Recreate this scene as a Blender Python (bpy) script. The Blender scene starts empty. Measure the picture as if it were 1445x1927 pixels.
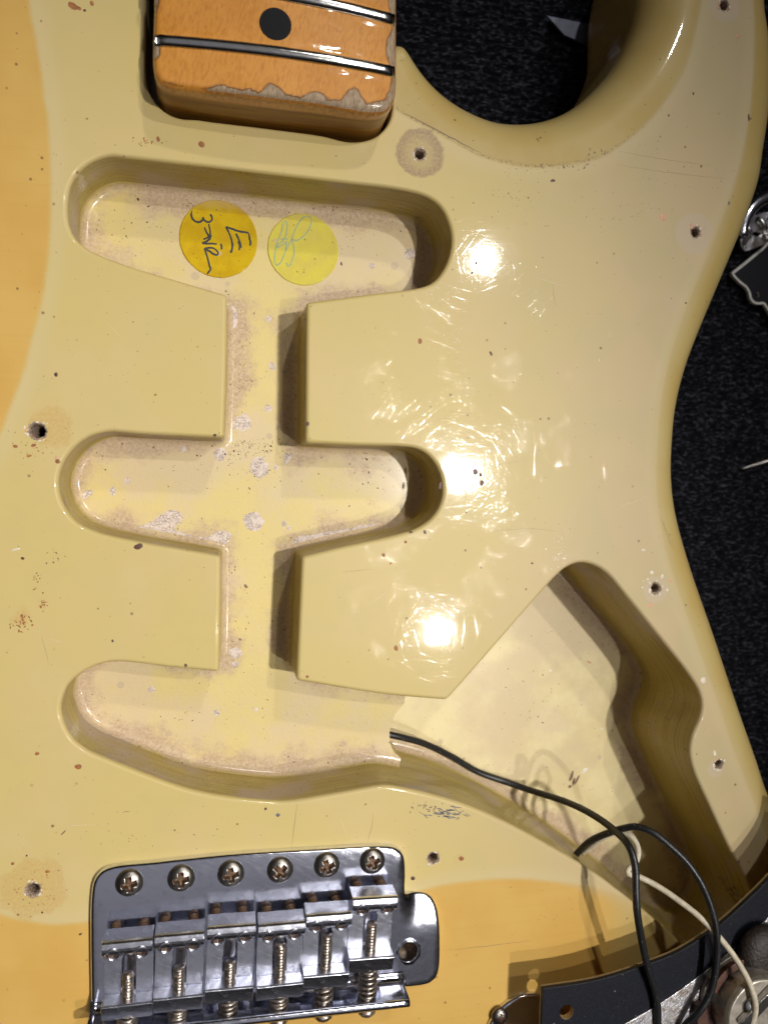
import bpy, math, random
import numpy as np
from mathutils import Matrix, Vector, kdtree
from mathutils.geometry import delaunay_2d_cdt
random.seed(7); rng = np.random.default_rng(7)
scene = bpy.context.scene
COL = scene.collection
S = 0.001                                   # everything below is written in millimetres

# ------------------------------------------------------------------ camera
F_PX, CX, CY, CAM_H = 1446.0, 722.5, 963.5, 181.275
nad = np.array([-313., 63., -F_PX]); nad /= np.linalg.norm(nad)
ZA = -nad
XA = np.array([6660., -57., -F_PX]); XA -= ZA * (XA @ ZA); XA /= np.linalg.norm(XA)
YA = np.cross(ZA, XA)
ROT = np.stack([XA, YA, ZA], 1)             # camera-space components of the world axes
cam = bpy.data.cameras.new('camera'); cam_ob = bpy.data.objects.new('camera', cam); COL.objects.link(cam_ob)
cam.sensor_fit = 'VERTICAL'; cam.sensor_height = 36.0; cam.sensor_width = 27.0
cam.lens = 36.0 * F_PX / 1927.0
cam.clip_start = 0.005; cam.clip_end = 50
R3 = Matrix([list(ROT.T[i]) for i in range(3)])
cam_ob.matrix_world = Matrix.Translation((0, 0, CAM_H * S)) @ R3.to_4x4()
cam.dof.use_dof = True; cam.dof.focus_distance = 0.186; cam.dof.aperture_fstop = 15
scene.camera = cam_ob

def P(px, py, z=0.0):
    """Point of the real place, at height z above the guitar top, that the photograph shows at a pixel."""
    d = ROT.T @ np.array([px - CX, -(py - CY), -F_PX])
    t = (z - CAM_H) / d[2]
    return np.array([d[0] * t, d[1] * t, z])
def PP(pts, z=0.0): return np.array([P(p[0], p[1], z)[:2] for p in pts])

# ------------------------------------------------------------------ world and lamps
w = bpy.data.worlds.new('World'); scene.world = w; w.use_nodes = True
nt = w.node_tree; nt.nodes.clear()
wo = nt.nodes.new('ShaderNodeOutputWorld'); bg = nt.nodes.new('ShaderNodeBackground')
tc = nt.nodes.new('ShaderNodeTexCoord'); sx = nt.nodes.new('ShaderNodeSeparateXYZ'); cr = nt.nodes.new('ShaderNodeValToRGB')
nz = nt.nodes.new('ShaderNodeTexNoise'); nz.inputs['Scale'].default_value = 2.3; nz.inputs['Detail'].default_value = 2
ma = nt.nodes.new('ShaderNodeMath'); ma.operation = 'MULTIPLY_ADD'; ma.inputs[1].default_value = 0.35
nt.links.new(tc.outputs['Generated'], sx.inputs[0]); nt.links.new(tc.outputs['Generated'], nz.inputs['Vector'])
mb_ = nt.nodes.new('ShaderNodeMath'); mb_.operation = 'SUBTRACT'; mb_.inputs[1].default_value = 0.175
nt.links.new(nz.outputs['Fac'], ma.inputs[0]); nt.links.new(sx.outputs['Z'], ma.inputs[2])
nt.links.new(ma.outputs[0], mb_.inputs[0]); nt.links.new(mb_.outputs[0], cr.inputs['Fac'])
e = cr.color_ramp.elements
e[0].position = 0.40; e[0].color = (0.006, 0.005, 0.004, 1)
e[1].position = 0.95; e[1].color = (0.170, 0.165, 0.180, 1)
m = e.new(0.74); m.color = (0.030, 0.027, 0.026, 1)
nt.links.new(cr.outputs['Color'], bg.inputs['Color']); nt.links.new(bg.outputs[0], wo.inputs[0])
bg.inputs['Strength'].default_value = 1.0

def lamp(name, refl, watts, dist=1500., radius=0.031, aim=(0, -20), size=11., blend=1.0, dirn=None, colour=(1, .965, .91)):
    p = P(*refl) if refl else np.zeros(3)
    d = np.array([p[0], p[1], CAM_H]) if dirn is None else np.array(dirn, float)
    d = d / np.linalg.norm(d)
    pos = (p if dirn is None else np.zeros(3)) + d * dist
    l = bpy.data.lights.new(name, 'SPOT'); l.energy = watts; l.color = colour
    l.shadow_soft_size = radius; l.spot_size = math.radians(size); l.spot_blend = blend
    o = bpy.data.objects.new(name, l); COL.objects.link(o)
    o.location = Vector(pos * S)
    tgt = Vector((aim[0] * S, aim[1] * S, 0))
    o.rotation_euler = (tgt - o.location).to_track_quat('-Z', 'Y').to_euler()
AIM = (-30, -70)
lamp('spot_lamp', (868, 890), 58, radius=0.020, aim=AIM, size=19.5)
lamp('spot_lamp', (910, 487), 17, radius=0.012, aim=(0, -10), size=20.5)
lamp('spot_lamp', (825, 1187), 17, radius=0.012, aim=AIM, size=19.5)
lamp('spot_lamp', None, 15, radius=0.03, aim=(50, 30), size=30, dirn=(.29, .86, 1.))

vs = scene.view_settings
vs.view_transform = 'Standard'; vs.look = 'None'; vs.exposure = 0.14; vs.gamma = 1.0
scene.cycles.max_bounces = 8; scene.cycles.diffuse_bounces = 4; scene.cycles.glossy_bounces = 4
scene.cycles.sample_clamp_indirect = 6.0

# ------------------------------------------------------------------ node helpers
class NB:
    def __init__(self, name):
        self.m = bpy.data.materials.new(name); self.m.use_nodes = True
        self.t = self.m.node_tree; self.t.nodes.clear()
        self.out = self.n('ShaderNodeOutputMaterial'); self.b = self.n('ShaderNodeBsdfPrincipled')
        self.t.links.new(self.b.outputs[0], self.out.inputs[0])
        co = self.n('ShaderNodeTexCoord'); v = self.n('ShaderNodeVectorMath'); v.operation = 'SCALE'
        v.inputs['Scale'].default_value = 1000.0
        self.l(co.outputs['Object'], v.inputs[0]); self.co = v.outputs[0]
    def n(self, t): return self.t.nodes.new(t)
    def l(self, a, b): self.t.links.new(a, b)
    def put(self, sock, v):
        if hasattr(v, 'is_linked') or isinstance(v, bpy.types.NodeSocket): self.l(v, sock)
        elif isinstance(v, (tuple, list)):
            sock.default_value = tuple(v) + ((1,) if len(v) == 3 and len(sock.default_value) == 4 else ())
        else: sock.default_value = v
    def set(self, **k):
        for a, v in k.items(): self.put(self.b.inputs[a.replace('_', ' ')], v)
        return self
    def math(self, op, a, b=0.0, c=None, clamp=False):
        x = self.n('ShaderNodeMath'); x.operation = op; x.use_clamp = clamp
        self.put(x.inputs[0], a); self.put(x.inputs[1], b)
        if c is not None: self.put(x.inputs[2], c)
        return x.outputs[0]
    def mix(self, f, a, b, mode='MIX'):
        x = self.n('ShaderNodeMix'); x.data_type = 'RGBA'; x.blend_type = mode
        self.put(x.inputs[0], f); self.put(x.inputs[6], a); self.put(x.inputs[7], b)
        return x.outputs[2]
    def ss(self, v, lo, hi, a=0.0, b=1.0):
        x = self.n('ShaderNodeMapRange'); x.interpolation_type = 'SMOOTHSTEP'
        self.put(x.inputs[0], v); self.put(x.inputs[1], lo); self.put(x.inputs[2], hi); self.put(x.inputs[3], a); self.put(x.inputs[4], b)
        return x.outputs[0]
    def map(self, scale=(1, 1, 1), rot=0.0, loc=(0, 0, 0), vec=None):
        x = self.n('ShaderNodeMapping'); self.l(vec or self.co, x.inputs[0])
        x.inputs['Location'].default_value = loc; x.inputs['Rotation'].default_value = (0, 0, rot); x.inputs['Scale'].default_value = scale
        return x.outputs[0]
    def noise(self, scale, detail=3.0, rough=0.55, vec=None, dist=0.0, col=False):
        x = self.n('ShaderNodeTexNoise'); self.l(vec or self.co, x.inputs['Vector'])
        x.inputs['Scale'].default_value = scale; x.inputs['Detail'].default_value = detail
        x.inputs['Roughness'].default_value = rough; x.inputs['Distortion'].default_value = dist
        return x.outputs['Color' if col else 'Fac']
    def voro(self, scale, vec=None, rand=1.0, feature='F1'):
        x = self.n('ShaderNodeTexVoronoi'); x.feature = feature; self.l(vec or self.co, x.inputs['Vector'])
        x.inputs['Scale'].default_value = scale; x.inputs['Randomness'].default_value = rand
        return x.outputs['Distance'], (x.outputs['Color'] if feature == 'F1' else None)
    def attr(self, name):
        x = self.n('ShaderNodeAttribute'); x.attribute_name = name; return x.outputs['Fac']
    def xyz(self, v=None):
        x = self.n('ShaderNodeSeparateXYZ'); self.l(v or self.co, x.inputs[0]); return x.outputs
    def bump(self, h, dist, strength=1.0, normal=None):
        x = self.n('ShaderNodeBump'); self.put(x.inputs['Height'], h)
        x.inputs['Distance'].default_value = dist * S; self.put(x.inputs['Strength'], strength)
        if normal is not None: self.l(normal, x.inputs['Normal'])
        return x.outputs[0]
    def sparse(self, scale, size, keep, vec=None):
        """random specks: small cells of a Voronoi, only some of them kept"""
        d, c = self.voro(scale, vec)
        s = self.n('ShaderNodeSeparateColor'); self.l(c, s.inputs[0])
        rad = self.math('MULTIPLY', s.outputs[1], size)
        return self.math('MULTIPLY', self.math('LESS_THAN', d, rad), self.math('LESS_THAN', s.outputs[0], keep))

# ------------------------------------------------------------------ materials
def make_paint():
    n = NB('aged_cream_lacquer')
    pale = n.attr('pale'); stain = n.attr('stain'); pink = n.attr('pink'); yel = n.attr('yell')
    wob = n.noise(.35, 3); wob2 = n.noise(1.6, 3)
    pw = n.math('ADD', pale, n.math('MULTIPLY_ADD', wob2, .8, -.4))
    x, y, z = n.xyz()
    base_p = n.mix(n.ss(n.noise(.035, 3, .5), .38, .62), (.57, .447, .175), (.58, .45, .20))
    base_p = n.mix(n.math('MULTIPLY', n.ss(n.noise(.11, 4, .6), .4, .7), .35), base_p, (.53, .437, .18))
    east = n.ss(n.math('ADD', x, n.math('MULTIPLY_ADD', n.noise(.03, 2), 50., -25.)), 45, 120)
    base_p = n.mix(n.math('MULTIPLY', east, .8), base_p, n.mix(n.ss(n.noise(.045, 2), .4, .6), (.515, .40, .245), (.48, .395, .23)))
    base_a = n.mix(n.ss(n.noise(.05, 3), .35, .65), (.575, .345, .085), (.60, .38, .105))
    north = n.math('MAXIMUM', n.math('MULTIPLY', n.ss(y, -95, -45), n.ss(x, 20, 40)), n.ss(x, 98, 112))
    # grain of the wood sinking through the aged lacquer
    grain = n.noise(1.0, 4, .6, n.map((.03, .9, 1)))
    base_a = n.mix(n.math('MULTIPLY', n.ss(grain, .5, .75), .25), base_a, (.53, .315, .08))
    base_a = n.mix(north, base_a, n.mix(n.ss(n.noise(.06, 3), .35, .65), (.465, .335, .115), (.485, .37, .145)))
    soft = n.math('MULTIPLY', n.ss(x, 85, 105), n.ss(y, 88, 62))
    c = n.mix(n.ss(pw, n.math('MULTIPLY_ADD', soft, -3.2, -.7), n.math('MULTIPLY_ADD', soft, 2.2, 1.0)), base_a, base_p)
    halo = n.math('MULTIPLY', n.ss(pw, 0, .8), n.ss(pw, 5, 1.2))
    c = n.mix(n.math('MULTIPLY', halo, .3), c, (.60, .50, .29))
    # pigment stains round the screw holes
    sw = n.math('ADD', stain, n.math('MULTIPLY_ADD', wob, 2.4, -1.2))
    rng_ = n.math('MULTIPLY', n.ss(sw, .35, -.5), n.ss(sw, -3.6, -.6, .5, 1.0))
    c = n.mix(n.math('MULTIPLY', rng_, n.ss(wob2, .25, .7, .45, .85)), c, (.29, .19, .115))
    pk = n.math('ADD', pink, n.math('MULTIPLY_ADD', wob, 1.0, -.5))
    c = n.mix(n.math('MULTIPLY', n.ss(pk, .5, -.5), .6), c, (.53, .43, .315))
    yw = n.math('ADD', yel, n.math('MULTIPLY_ADD', wob, 5., -2.5))
    c = n.mix(n.math('MULTIPLY', n.ss(yw, .4, -1.0), n.ss(wob2, .3, .75, .2, .75)), c, (.52, .335, .11))
    # fine dirt specks
    sp = n.math('MULTIPLY', n.sparse(.42, .16, .30), n.ss(n.noise(.05, 2), .36, .56))
    c = n.mix(n.math('MULTIPLY', sp, .75), c, (.16, .085, .035))
    sp2 = n.sparse(1.15, .20, .08)
    c = n.mix(n.math('MULTIPLY', sp2, .55), c, (.22, .14, .05))
    # grime in the line where the guard edge met the finish by the cutaway
    gl = n.math('MULTIPLY', n.ss(n.math('ABSOLUTE', pw), .7, .1), n.math('MULTIPLY', n.ss(y, 42, 60), n.math('MULTIPLY', n.ss(x, 30, 40), n.ss(x, 110, 92))))
    c = n.mix(n.math('MULTIPLY', gl, n.ss(wob2, .42, .8)), c, (.17, .10, .05))
    # polishing scratches
    dx = n.math('SUBTRACT', x, 60.); dy = n.math('SUBTRACT', y, 4.)
    d2 = n.math('SQRT', n.math('ADD', n.math('MULTIPLY', dx, dx), n.math('MULTIPLY', dy, dy)))
    area = n.math('MULTIPLY', n.ss(d2, 70, 16), n.ss(n.noise(.06, 2), .36, .62))
    acc = None
    for k in range(13):
        a = k * math.pi / 13 + .17 + .1 * math.sin(k * 5.)
        h = n.ss(n.noise(1.0, 1, .5, n.map((.035, 1.7, 1), 0, (k * 13.1, k * 7.7, 0), n.map((1, 1, 1), a)), .10), .65, .71)
        acc = h if acc is None else n.math('ADD', acc, h)
    pits = n.math('MULTIPLY', n.sparse(1.5, .3, .5), n.math('MULTIPLY', n.ss(n.noise(.09, 3), .5, .62), n.ss(d2, 70, 30)))
    undul = n.noise(.12, 2)
    nb = n.bump(n.math('MULTIPLY_ADD', grain, .0025, n.math('MULTIPLY', undul, .02)), 1.0, 1.0)
    fine = n.bump(pits, .008, 1.0, n.bump(acc, .0068, area, nb))
    n.set(Base_Color=c, Roughness=.42, Specular_IOR_Level=.2, Coat_Weight=.5, Coat_Roughness=.05, Coat_IOR=1.5)
    n.l(nb, n.b.inputs['Normal']); n.l(fine, n.b.inputs['Coat Normal'])
    return n.m

def make_cavity():
    n = NB('cavity_paint')
    wall = n.attr('wall'); x, y, z = n.xyz()
    w1 = n.noise(.22, 4, .6); w2 = n.noise(1.3, 4, .6); w3 = n.noise(.06, 3)
    cream = n.mix(n.ss(w3, .35, .65), (.655, .525, .20), (.625, .50, .21))
    tan = n.mix(n.ss(w2, .35, .65), (.55, .41, .285), (.44, .315, .20))
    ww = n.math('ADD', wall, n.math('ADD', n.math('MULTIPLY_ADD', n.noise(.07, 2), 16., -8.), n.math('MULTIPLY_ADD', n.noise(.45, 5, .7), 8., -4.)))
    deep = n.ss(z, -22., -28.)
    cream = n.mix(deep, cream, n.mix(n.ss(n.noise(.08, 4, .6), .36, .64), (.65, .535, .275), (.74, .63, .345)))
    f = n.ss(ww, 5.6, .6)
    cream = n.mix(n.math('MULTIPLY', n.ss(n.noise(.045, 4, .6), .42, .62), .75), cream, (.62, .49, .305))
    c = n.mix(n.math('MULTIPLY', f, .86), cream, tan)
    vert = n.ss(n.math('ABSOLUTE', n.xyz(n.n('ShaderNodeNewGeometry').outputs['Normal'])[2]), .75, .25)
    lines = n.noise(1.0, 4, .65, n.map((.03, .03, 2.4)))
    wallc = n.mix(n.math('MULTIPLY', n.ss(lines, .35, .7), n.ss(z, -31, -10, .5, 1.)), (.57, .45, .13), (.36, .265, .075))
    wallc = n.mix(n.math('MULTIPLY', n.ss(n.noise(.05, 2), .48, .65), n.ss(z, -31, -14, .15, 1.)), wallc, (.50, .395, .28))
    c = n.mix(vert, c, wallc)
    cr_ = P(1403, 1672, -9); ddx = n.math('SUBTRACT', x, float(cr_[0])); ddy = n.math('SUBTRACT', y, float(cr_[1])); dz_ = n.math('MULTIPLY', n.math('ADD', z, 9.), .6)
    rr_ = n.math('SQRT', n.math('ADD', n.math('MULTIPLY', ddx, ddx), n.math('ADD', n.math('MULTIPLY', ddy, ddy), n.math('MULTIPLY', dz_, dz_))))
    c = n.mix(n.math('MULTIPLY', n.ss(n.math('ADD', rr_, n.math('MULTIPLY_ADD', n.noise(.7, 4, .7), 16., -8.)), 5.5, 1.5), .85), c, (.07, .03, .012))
    # round blister marks, dust and crumbs
    d, col = n.voro(.16); s = n.n('ShaderNodeSeparateColor'); n.l(col, s.inputs[0])
    rad = n.math('MULTIPLY', s.outputs[1], .17)
    blob = n.math('MULTIPLY', n.ss(n.math('SUBTRACT', d, rad), .03, -.02), n.math('LESS_THAN', s.outputs[0], .35))
    c = n.mix(n.math('MULTIPLY', blob, .45), c, (.42, .32, .24))
    dens = n.ss(n.math('ADD', wall, n.math('MULTIPLY_ADD', w1, 8, -4)), 9, 1, .12, .95)
    sp = n.math('MULTIPLY', n.sparse(1.35, .34, .34), n.math('LESS_THAN', n.noise(.25, 4), n.math('MULTIPLY_ADD', dens, .26, .24)))
    c = n.mix(n.math('MULTIPLY', sp, .8), c, (.12, .07, .03))
    sp2 = n.sparse(.8, .14, .3)
    c = n.mix(n.math('MULTIPLY', sp2, .7), c, (.15, .09, .04))
    h = n.math('MULTIPLY_ADD', w2, .07, n.math('MULTIPLY', n.math('MULTIPLY', lines, vert), .6))
    h = n.math('MULTIPLY_ADD', n.ss(n.noise(2., 3), .5, .7), n.math('MULTIPLY', f, .10), h)
    nb = n.bump(h, 1.0, .8)
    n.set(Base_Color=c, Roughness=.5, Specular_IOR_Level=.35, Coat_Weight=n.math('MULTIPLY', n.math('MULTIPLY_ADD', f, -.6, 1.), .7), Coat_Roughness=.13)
    n.l(nb, n.b.inputs['Normal'])
    return n.m

def simple(name, col, rough=.5, metal=0., coat=0., spec=.5, var=.15, vscale=.8, bump=0., bscale=3., coat_rough=.08):
    n = NB(name)
    dark = tuple(c * (1 - var) for c in col); lite = tuple(min(1, c * (1 + var)) for c in col)
    c = n.mix(n.ss(n.noise(vscale, 4, .6), .3, .7), dark, lite)
    n.set(Base_Color=c, Roughness=rough, Metallic=metal, Coat_Weight=coat, Coat_Roughness=coat_rough, Specular_IOR_Level=spec)
    if bump: n.l(n.bump(n.noise(bscale, 4, .6), bump), n.b.inputs['Normal'])
    return n.m

def make_wood_raw():
    n = NB('raw_splintered_wood')
    c = n.mix(n.ss(n.noise(3., 3), .3, .7), (.16, .10, .06), (.60, .47, .35))
    n.set(Base_Color=c, Roughness=.8); n.l(n.bump(n.noise(4., 4), .4), n.b.inputs['Normal'])
    return n.m

def make_maple():
    n = NB('amber_lacquered_maple')
    worn = n.attr('worn'); x, y, z = n.xyz()
    fleck = n.noise(1.0, 4, .6, n.map((1.7, .50, .5), 0, (0, 0, 0), n.map((1, 1, 1), .25)))
    c = n.mix(n.ss(n.noise(.10, 3), .3, .7), (.56, .235, .034), (.62, .275, .050))
    c = n.mix(n.math('MULTIPLY', n.ss(fleck, .42, .70), .55), c, (.40, .145, .022))
    c = n.mix(n.math('MULTIPLY', n.ss(n.noise(1., 3, .6, n.map((2.2, .7, .5), 0, (0, 0, 0), n.map((1, 1, 1), -.3))), .55, .75), .35), c, (.74, .38, .10))
    wv = n.math('ADD', worn, n.math('MULTIPLY_ADD', n.noise(1.2, 4, .6), .9, -.45))
    wf = n.ss(wv, .10, -.10)
    bare = n.mix(n.ss(n.noise(1., 4, .65, n.map((2.2, .5, 1))), .3, .7), (.23, .15, .085), (.43, .33, .225))
    rimd = n.math('MULTIPLY', n.ss(wv, .55, .1), n.ss(wv, -.15, .1))
    c = n.mix(n.math('MULTIPLY', rimd, .7), c, (.20, .075, .02))
    c = n.mix(wf, c, bare)
    side = n.ss(z, 8.6, 7.2)
    sidec = n.mix(n.ss(n.noise(1., 4, .6, n.map((.04, .04, .8))), .35, .7), (.25, .105, .013), (.36, .175, .03))
    c = n.mix(side, c, sidec)
    h = n.math('MULTIPLY_ADD', wf, -.22, n.math('MULTIPLY', n.noise(.5, 3), .05))
    nb = n.bump(h, 1.0, .9)
    n.set(Base_Color=c, Specular_IOR_Level=.2, Roughness=n.math('MULTIPLY_ADD', wf, .2, .42), Coat_Weight=n.math('MULTIPLY', n.math('MULTIPLY_ADD', wf, -.6, 1.), n.math('MULTIPLY_ADD', side, -.6, 1.)), Coat_Roughness=.09)
    n.l(nb, n.b.inputs['Normal']); n.l(nb, n.b.inputs['Coat Normal'])
    return n.m

def make_chrome(name, col=(.80, .82, .93), rough=.12, tarnish=.25, bump=.02, lines=.12):
    n = NB(name)
    g = n.noise(.5, 5, .65); s = n.noise(1., 3, .6, n.map((.25, 3., 1), 0, (0, 0, 0), n.map((1, 1, 1), .5)))
    c = n.mix(n.math('MULTIPLY', n.ss(g, .52, .75), tarnish), col, (.22, .17, .13))
    sp = n.sparse(1.6, .28, .18)
    c = n.mix(n.math('MULTIPLY', sp, .6), c, (.75, .75, .78))
    r = n.math('MULTIPLY_ADD', n.ss(s, .45, .75), .06, rough)
    n.set(Base_Color=c, Metallic=1., Roughness=r)
    h = n.math('MULTIPLY_ADD', s, lines, n.math('MULTIPLY_ADD', n.noise(5., 3), .35, n.math('MULTIPLY', n.noise(.35, 2), 1.8)))
    n.l(n.bump(h, bump), n.b.inputs['Normal'])
    return n.m

def make_steel(name, col, rust, amount):
    n = NB(name)
    f = n.ss(n.noise(1.1, 4, .65), .62 - amount * .35, .82 - amount * .3)
    c = n.mix(f, col, rust)
    n.set(Base_Color=c, Metallic=n.math('MULTIPLY_ADD', f, -.75, 1.), Roughness=n.math('MULTIPLY_ADD', f, .35, .3))
    n.l(n.bump(n.noise(4., 4), .05), n.b.inputs['Normal'])
    return n.m

def make_carpet():
    n = NB('black_looped_carpet')
    a = n.noise(1., 3, .6, n.map((.55, 1.15, .6))); b = n.noise(2.6, 4, .7)
    c = n.mix(n.ss(a, .47, .80), (.0022, .0024, .0045), (.085, .087, .115))
    c = n.mix(n.math('MULTIPLY', n.sparse(.5, .13, .2), .7), c, (.09, .09, .10))
    n.set(Base_Color=c, Roughness=.95, Specular_IOR_Level=.08, Sheen_Weight=.03, Sheen_Roughness=.5)
    n.l(n.bump(n.math('MULTIPLY_ADD', b, .7, a), .9), n.b.inputs['Normal'])
    return n.m

def make_shield():
    n = NB('scuffed_aluminium_foil')
    s = n.noise(1., 4, .6, n.map((.2, 3., 1), 0, (0, 0, 0), n.map((1, 1, 1), -.62))); g = n.noise(.45, 5, .7)
    c = n.mix(n.ss(g, .42, .66), (.66, .65, .68), (.30, .24, .19))
    c = n.mix(n.math('MULTIPLY', n.sparse(1.2, .3, .3), .6), c, (.08, .06, .05))
    n.set(Base_Color=c, Metallic=.9, Roughness=n.math('MULTIPLY_ADD', g, .4, .18))
    n.l(n.bump(n.math('MULTIPLY_ADD', g, 1.2, s), .10), n.b.inputs['Normal'])
    return n.m

def make_guard():
    n = NB('dusty_black_plastic')
    c = n.mix(n.ss(n.noise(2.2, 5, .7), .4, .75), (.006, .007, .012), (.017, .018, .027))
    c = n.mix(n.math('MULTIPLY', n.sparse(1.0, .2, .16), .8), c, (.30, .28, .25))
    c = n.mix(n.math('MULTIPLY', n.sparse(2.2, .22, .10), .5), c, (.25, .24, .24))
    n.set(Base_Color=c, Roughness=.42, Specular_IOR_Level=.22); n.l(n.bump(n.noise(5., 3), .03), n.b.inputs['Normal'])
    return n.m

def make_sticker(name, col, col2, dust=.2):
    n = NB(name)
    x, y, z = n.xyz()
    c = n.mix(n.ss(n.noise(.3, 3), .35, .65), col, col2)
    c = n.mix(n.math('MULTIPLY', n.sparse(1.1, .25, .25), .7), c, (.15, .09, .03))
    d, cc = n.voro(.22); s = n.n('ShaderNodeSeparateColor'); n.l(cc, s.inputs[0])
    ring = n.math('MULTIPLY', n.ss(d, .17, .13), n.math('LESS_THAN', s.outputs[0], .15))
    c = n.mix(n.math('MULTIPLY', ring, .6), c, (.55, .42, .25))
    edge = n.math('MULTIPLY', n.ss(n.math('ADD', y, n.math('MULTIPLY', n.noise(1., 3), 3.)), 67.0, 70.0), dust)
    c = n.mix(edge, c, (.50, .36, .20))
    n.set(Base_Color=c, Roughness=.6, Coat_Weight=.15, Specular_IOR_Level=.15, Coat_Roughness=.12)
    n.l(n.bump(n.noise(.4, 2), .15), n.b.inputs['Normal'])
    return n.m

def make_patch():
    n = NB('bare_pink_primer')
    c = n.mix(n.ss(n.noise(.9, 4, .65), .35, .68), (.65, .54, .455), (.74, .63, .565))
    d, _ = n.voro(1.5, n.map((1, 1, .01)), feature='DISTANCE_TO_EDGE')
    ck = n.math('MULTIPLY', n.ss(d, .09, .02), n.ss(n.noise(.6, 3), .42, .58))
    c = n.mix(n.math('MULTIPLY', ck, .10), c, (.42, .30, .20))
    n.set(Base_Color=c, Roughness=.75); n.l(n.bump(n.math('SUBTRACT', n.noise(2.5, 4), ck), .2), n.b.inputs['Normal'])
    return n.m

def make_wire():
    n = NB('black_cloth_wire')
    c = n.mix(n.math('MULTIPLY', n.sparse(2.0, .26, .22), .7), n.mix(n.noise(3., 3), (.006, .006, .007), (.02, .02, .021)), (.32, .29, .24))
    n.set(Base_Color=c, Roughness=.36); n.l(n.bump(n.noise(4., 3), .06), n.b.inputs['Normal'])
    return n.m

M = dict(
    paint=make_paint(), cavity=make_cavity(), raw=make_wood_raw(), maple=make_maple(),
    chrome=make_chrome('worn_chrome'), saddle=make_chrome('saddle_chrome', (.82, .84, .95), .22, .45, .05),
    screw=make_steel('dull_nickel', (.27, .25, .225), (.12, .06, .03), .12), rust=make_steel('rusty_recess', (.22, .17, .12), (.11, .045, .018), .8),
    thread=make_steel('threaded_steel', (.42, .37, .32), (.19, .10, .055), .35), fret=make_chrome('fret_nickel', (.62, .62, .60), .13, .3, .02),
    clay=simple('black_clay_dot', (.006, .006, .007), .6, spec=.15), carpet=make_carpet(), guard=make_guard(), foil=make_shield(),
    ply=simple('tan_ply_edge', (.36, .25, .11), .6), blackwire=make_wire(),
    whitewire=simple('off_white_wire', (.60, .53, .40), .5, bump=.05, bscale=4.), sticker_a=make_sticker('amber_sticker_paper', (.51, .32, .0006), (.57, .385, .001), .45),
    sticker_b=make_sticker('lemon_sticker_paper', (.63, .545, .075), (.60, .50, .09), .35), ink=simple('black_ballpoint', (.014, .013, .010), .5),
    teal=simple('teal_ballpoint', (.30, .37, .18), .5), patch=make_patch(), 
    brown=simple('brown_fleck', (.085, .032, .018), .5, var=.3), orange=simple('orange_chip', (.62, .33, .20), .6), rustfleck=simple('rust_spot', (.30, .115, .03), .6, var=.3),
    cream=simple('pale_chip', (.70, .62, .50), .5), olive=simple('lacquer_crack', (.19, .12, .075), .6), slate=simple('slate_scuff', (.13, .12, .12), .5, var=.3),
    white=simple('white_ply_edge', (.62, .60, .56), .5), blackply=simple('glossy_black_ply', (.006, .006, .010), .25, coat=.5), steel=simple('dull_blade_steel', (.10, .105, .145), .5, metal=.5, bump=.03),
    can=simple('zinc_pot_can', (.52, .47, .40), .42, metal=.75, var=.25, vscale=.4, bump=.06, bscale=.8), phenolic=simple('brown_phenolic', (.085, .035, .022), .5, var=.3),
    solder=simple('solder', (.62, .60, .58), .22, metal=1.), bracket=make_chrome('bright_bent_metal', (.70, .68, .68), .2, .2, .12), cap=simple('dark_capacitor', (.030, .022, .018), .5, var=.5, vscale=1.5, bump=.3, bscale=1.2))

# ------------------------------------------------------------------ mesh helpers
def mesh_ob(name, V, F, mats, parent=None, mi=None, normals=None, attrs=None, smooth=True, loc=None):
    V = np.asarray(V, float)
    me = bpy.data.meshes.new(name)
    if normals is not None:
        N = np.asarray(normals, float); F2 = []
        for f in F:
            a, b, c = V[f[0]], V[f[1]], V[f[2]]
            g = np.cross(b - a, c - a)
            if len(f) == 4: g = g + np.cross(c - a, V[f[3]] - a)
            F2.append(f if g @ (N[f[0]] + N[f[1]] + N[f[2]]) >= 0 else tuple(reversed(f)))
        F = F2
    me.from_pydata((V * S).tolist(), [], [tuple(int(i) for i in f) for f in F])
    for m_ in (mats if isinstance(mats, (list, tuple)) else [mats]): me.materials.append(m_)
    if mi is not None: me.polygons.foreach_set('material_index', np.asarray(mi, dtype=np.int32))
    me.polygons.foreach_set('use_smooth', [smooth] * len(me.polygons))
    for k, v in (attrs or {}).items():
        at = me.attributes.new(k, 'FLOAT', 'POINT'); at.data.foreach_set('value', np.asarray(v, dtype=np.float32))
    me.update()
    if normals is not None: me.normals_split_custom_set_from_vertices(N.tolist())
    o = bpy.data.objects.new(name, me); COL.objects.link(o)
    if loc is not None: o.location = Vector(np.asarray(loc, float) * S)
    if parent is not None: attach(o, parent)
    return o
def attach(o, parent):
    o.parent = parent
    o.matrix_parent_inverse = Matrix.Translation(-parent.location)   # every thing and part is only moved, never turned
def tag(o, label=None, cat=None, group=None, kind=None):
    for k, v in (('label', label), ('category', cat), ('group', group), ('kind', kind)):
        if v: o[k] = v
    return o
def empty(name, loc=(0, 0, 0)):
    o = bpy.data.objects.new(name, None); COL.objects.link(o); o.location = Vector(np.asarray(loc, float) * S); o.empty_display_size = .01
    return o
def bevel(o, wdt=.25, seg=2, ang=35):
    b = o.modifiers.new('bevel', 'BEVEL'); b.width = wdt * S; b.segments = seg; b.limit_method = 'ANGLE'; b.angle_limit = math.radians(ang)
    b.harden_normals = True
    return o
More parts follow.
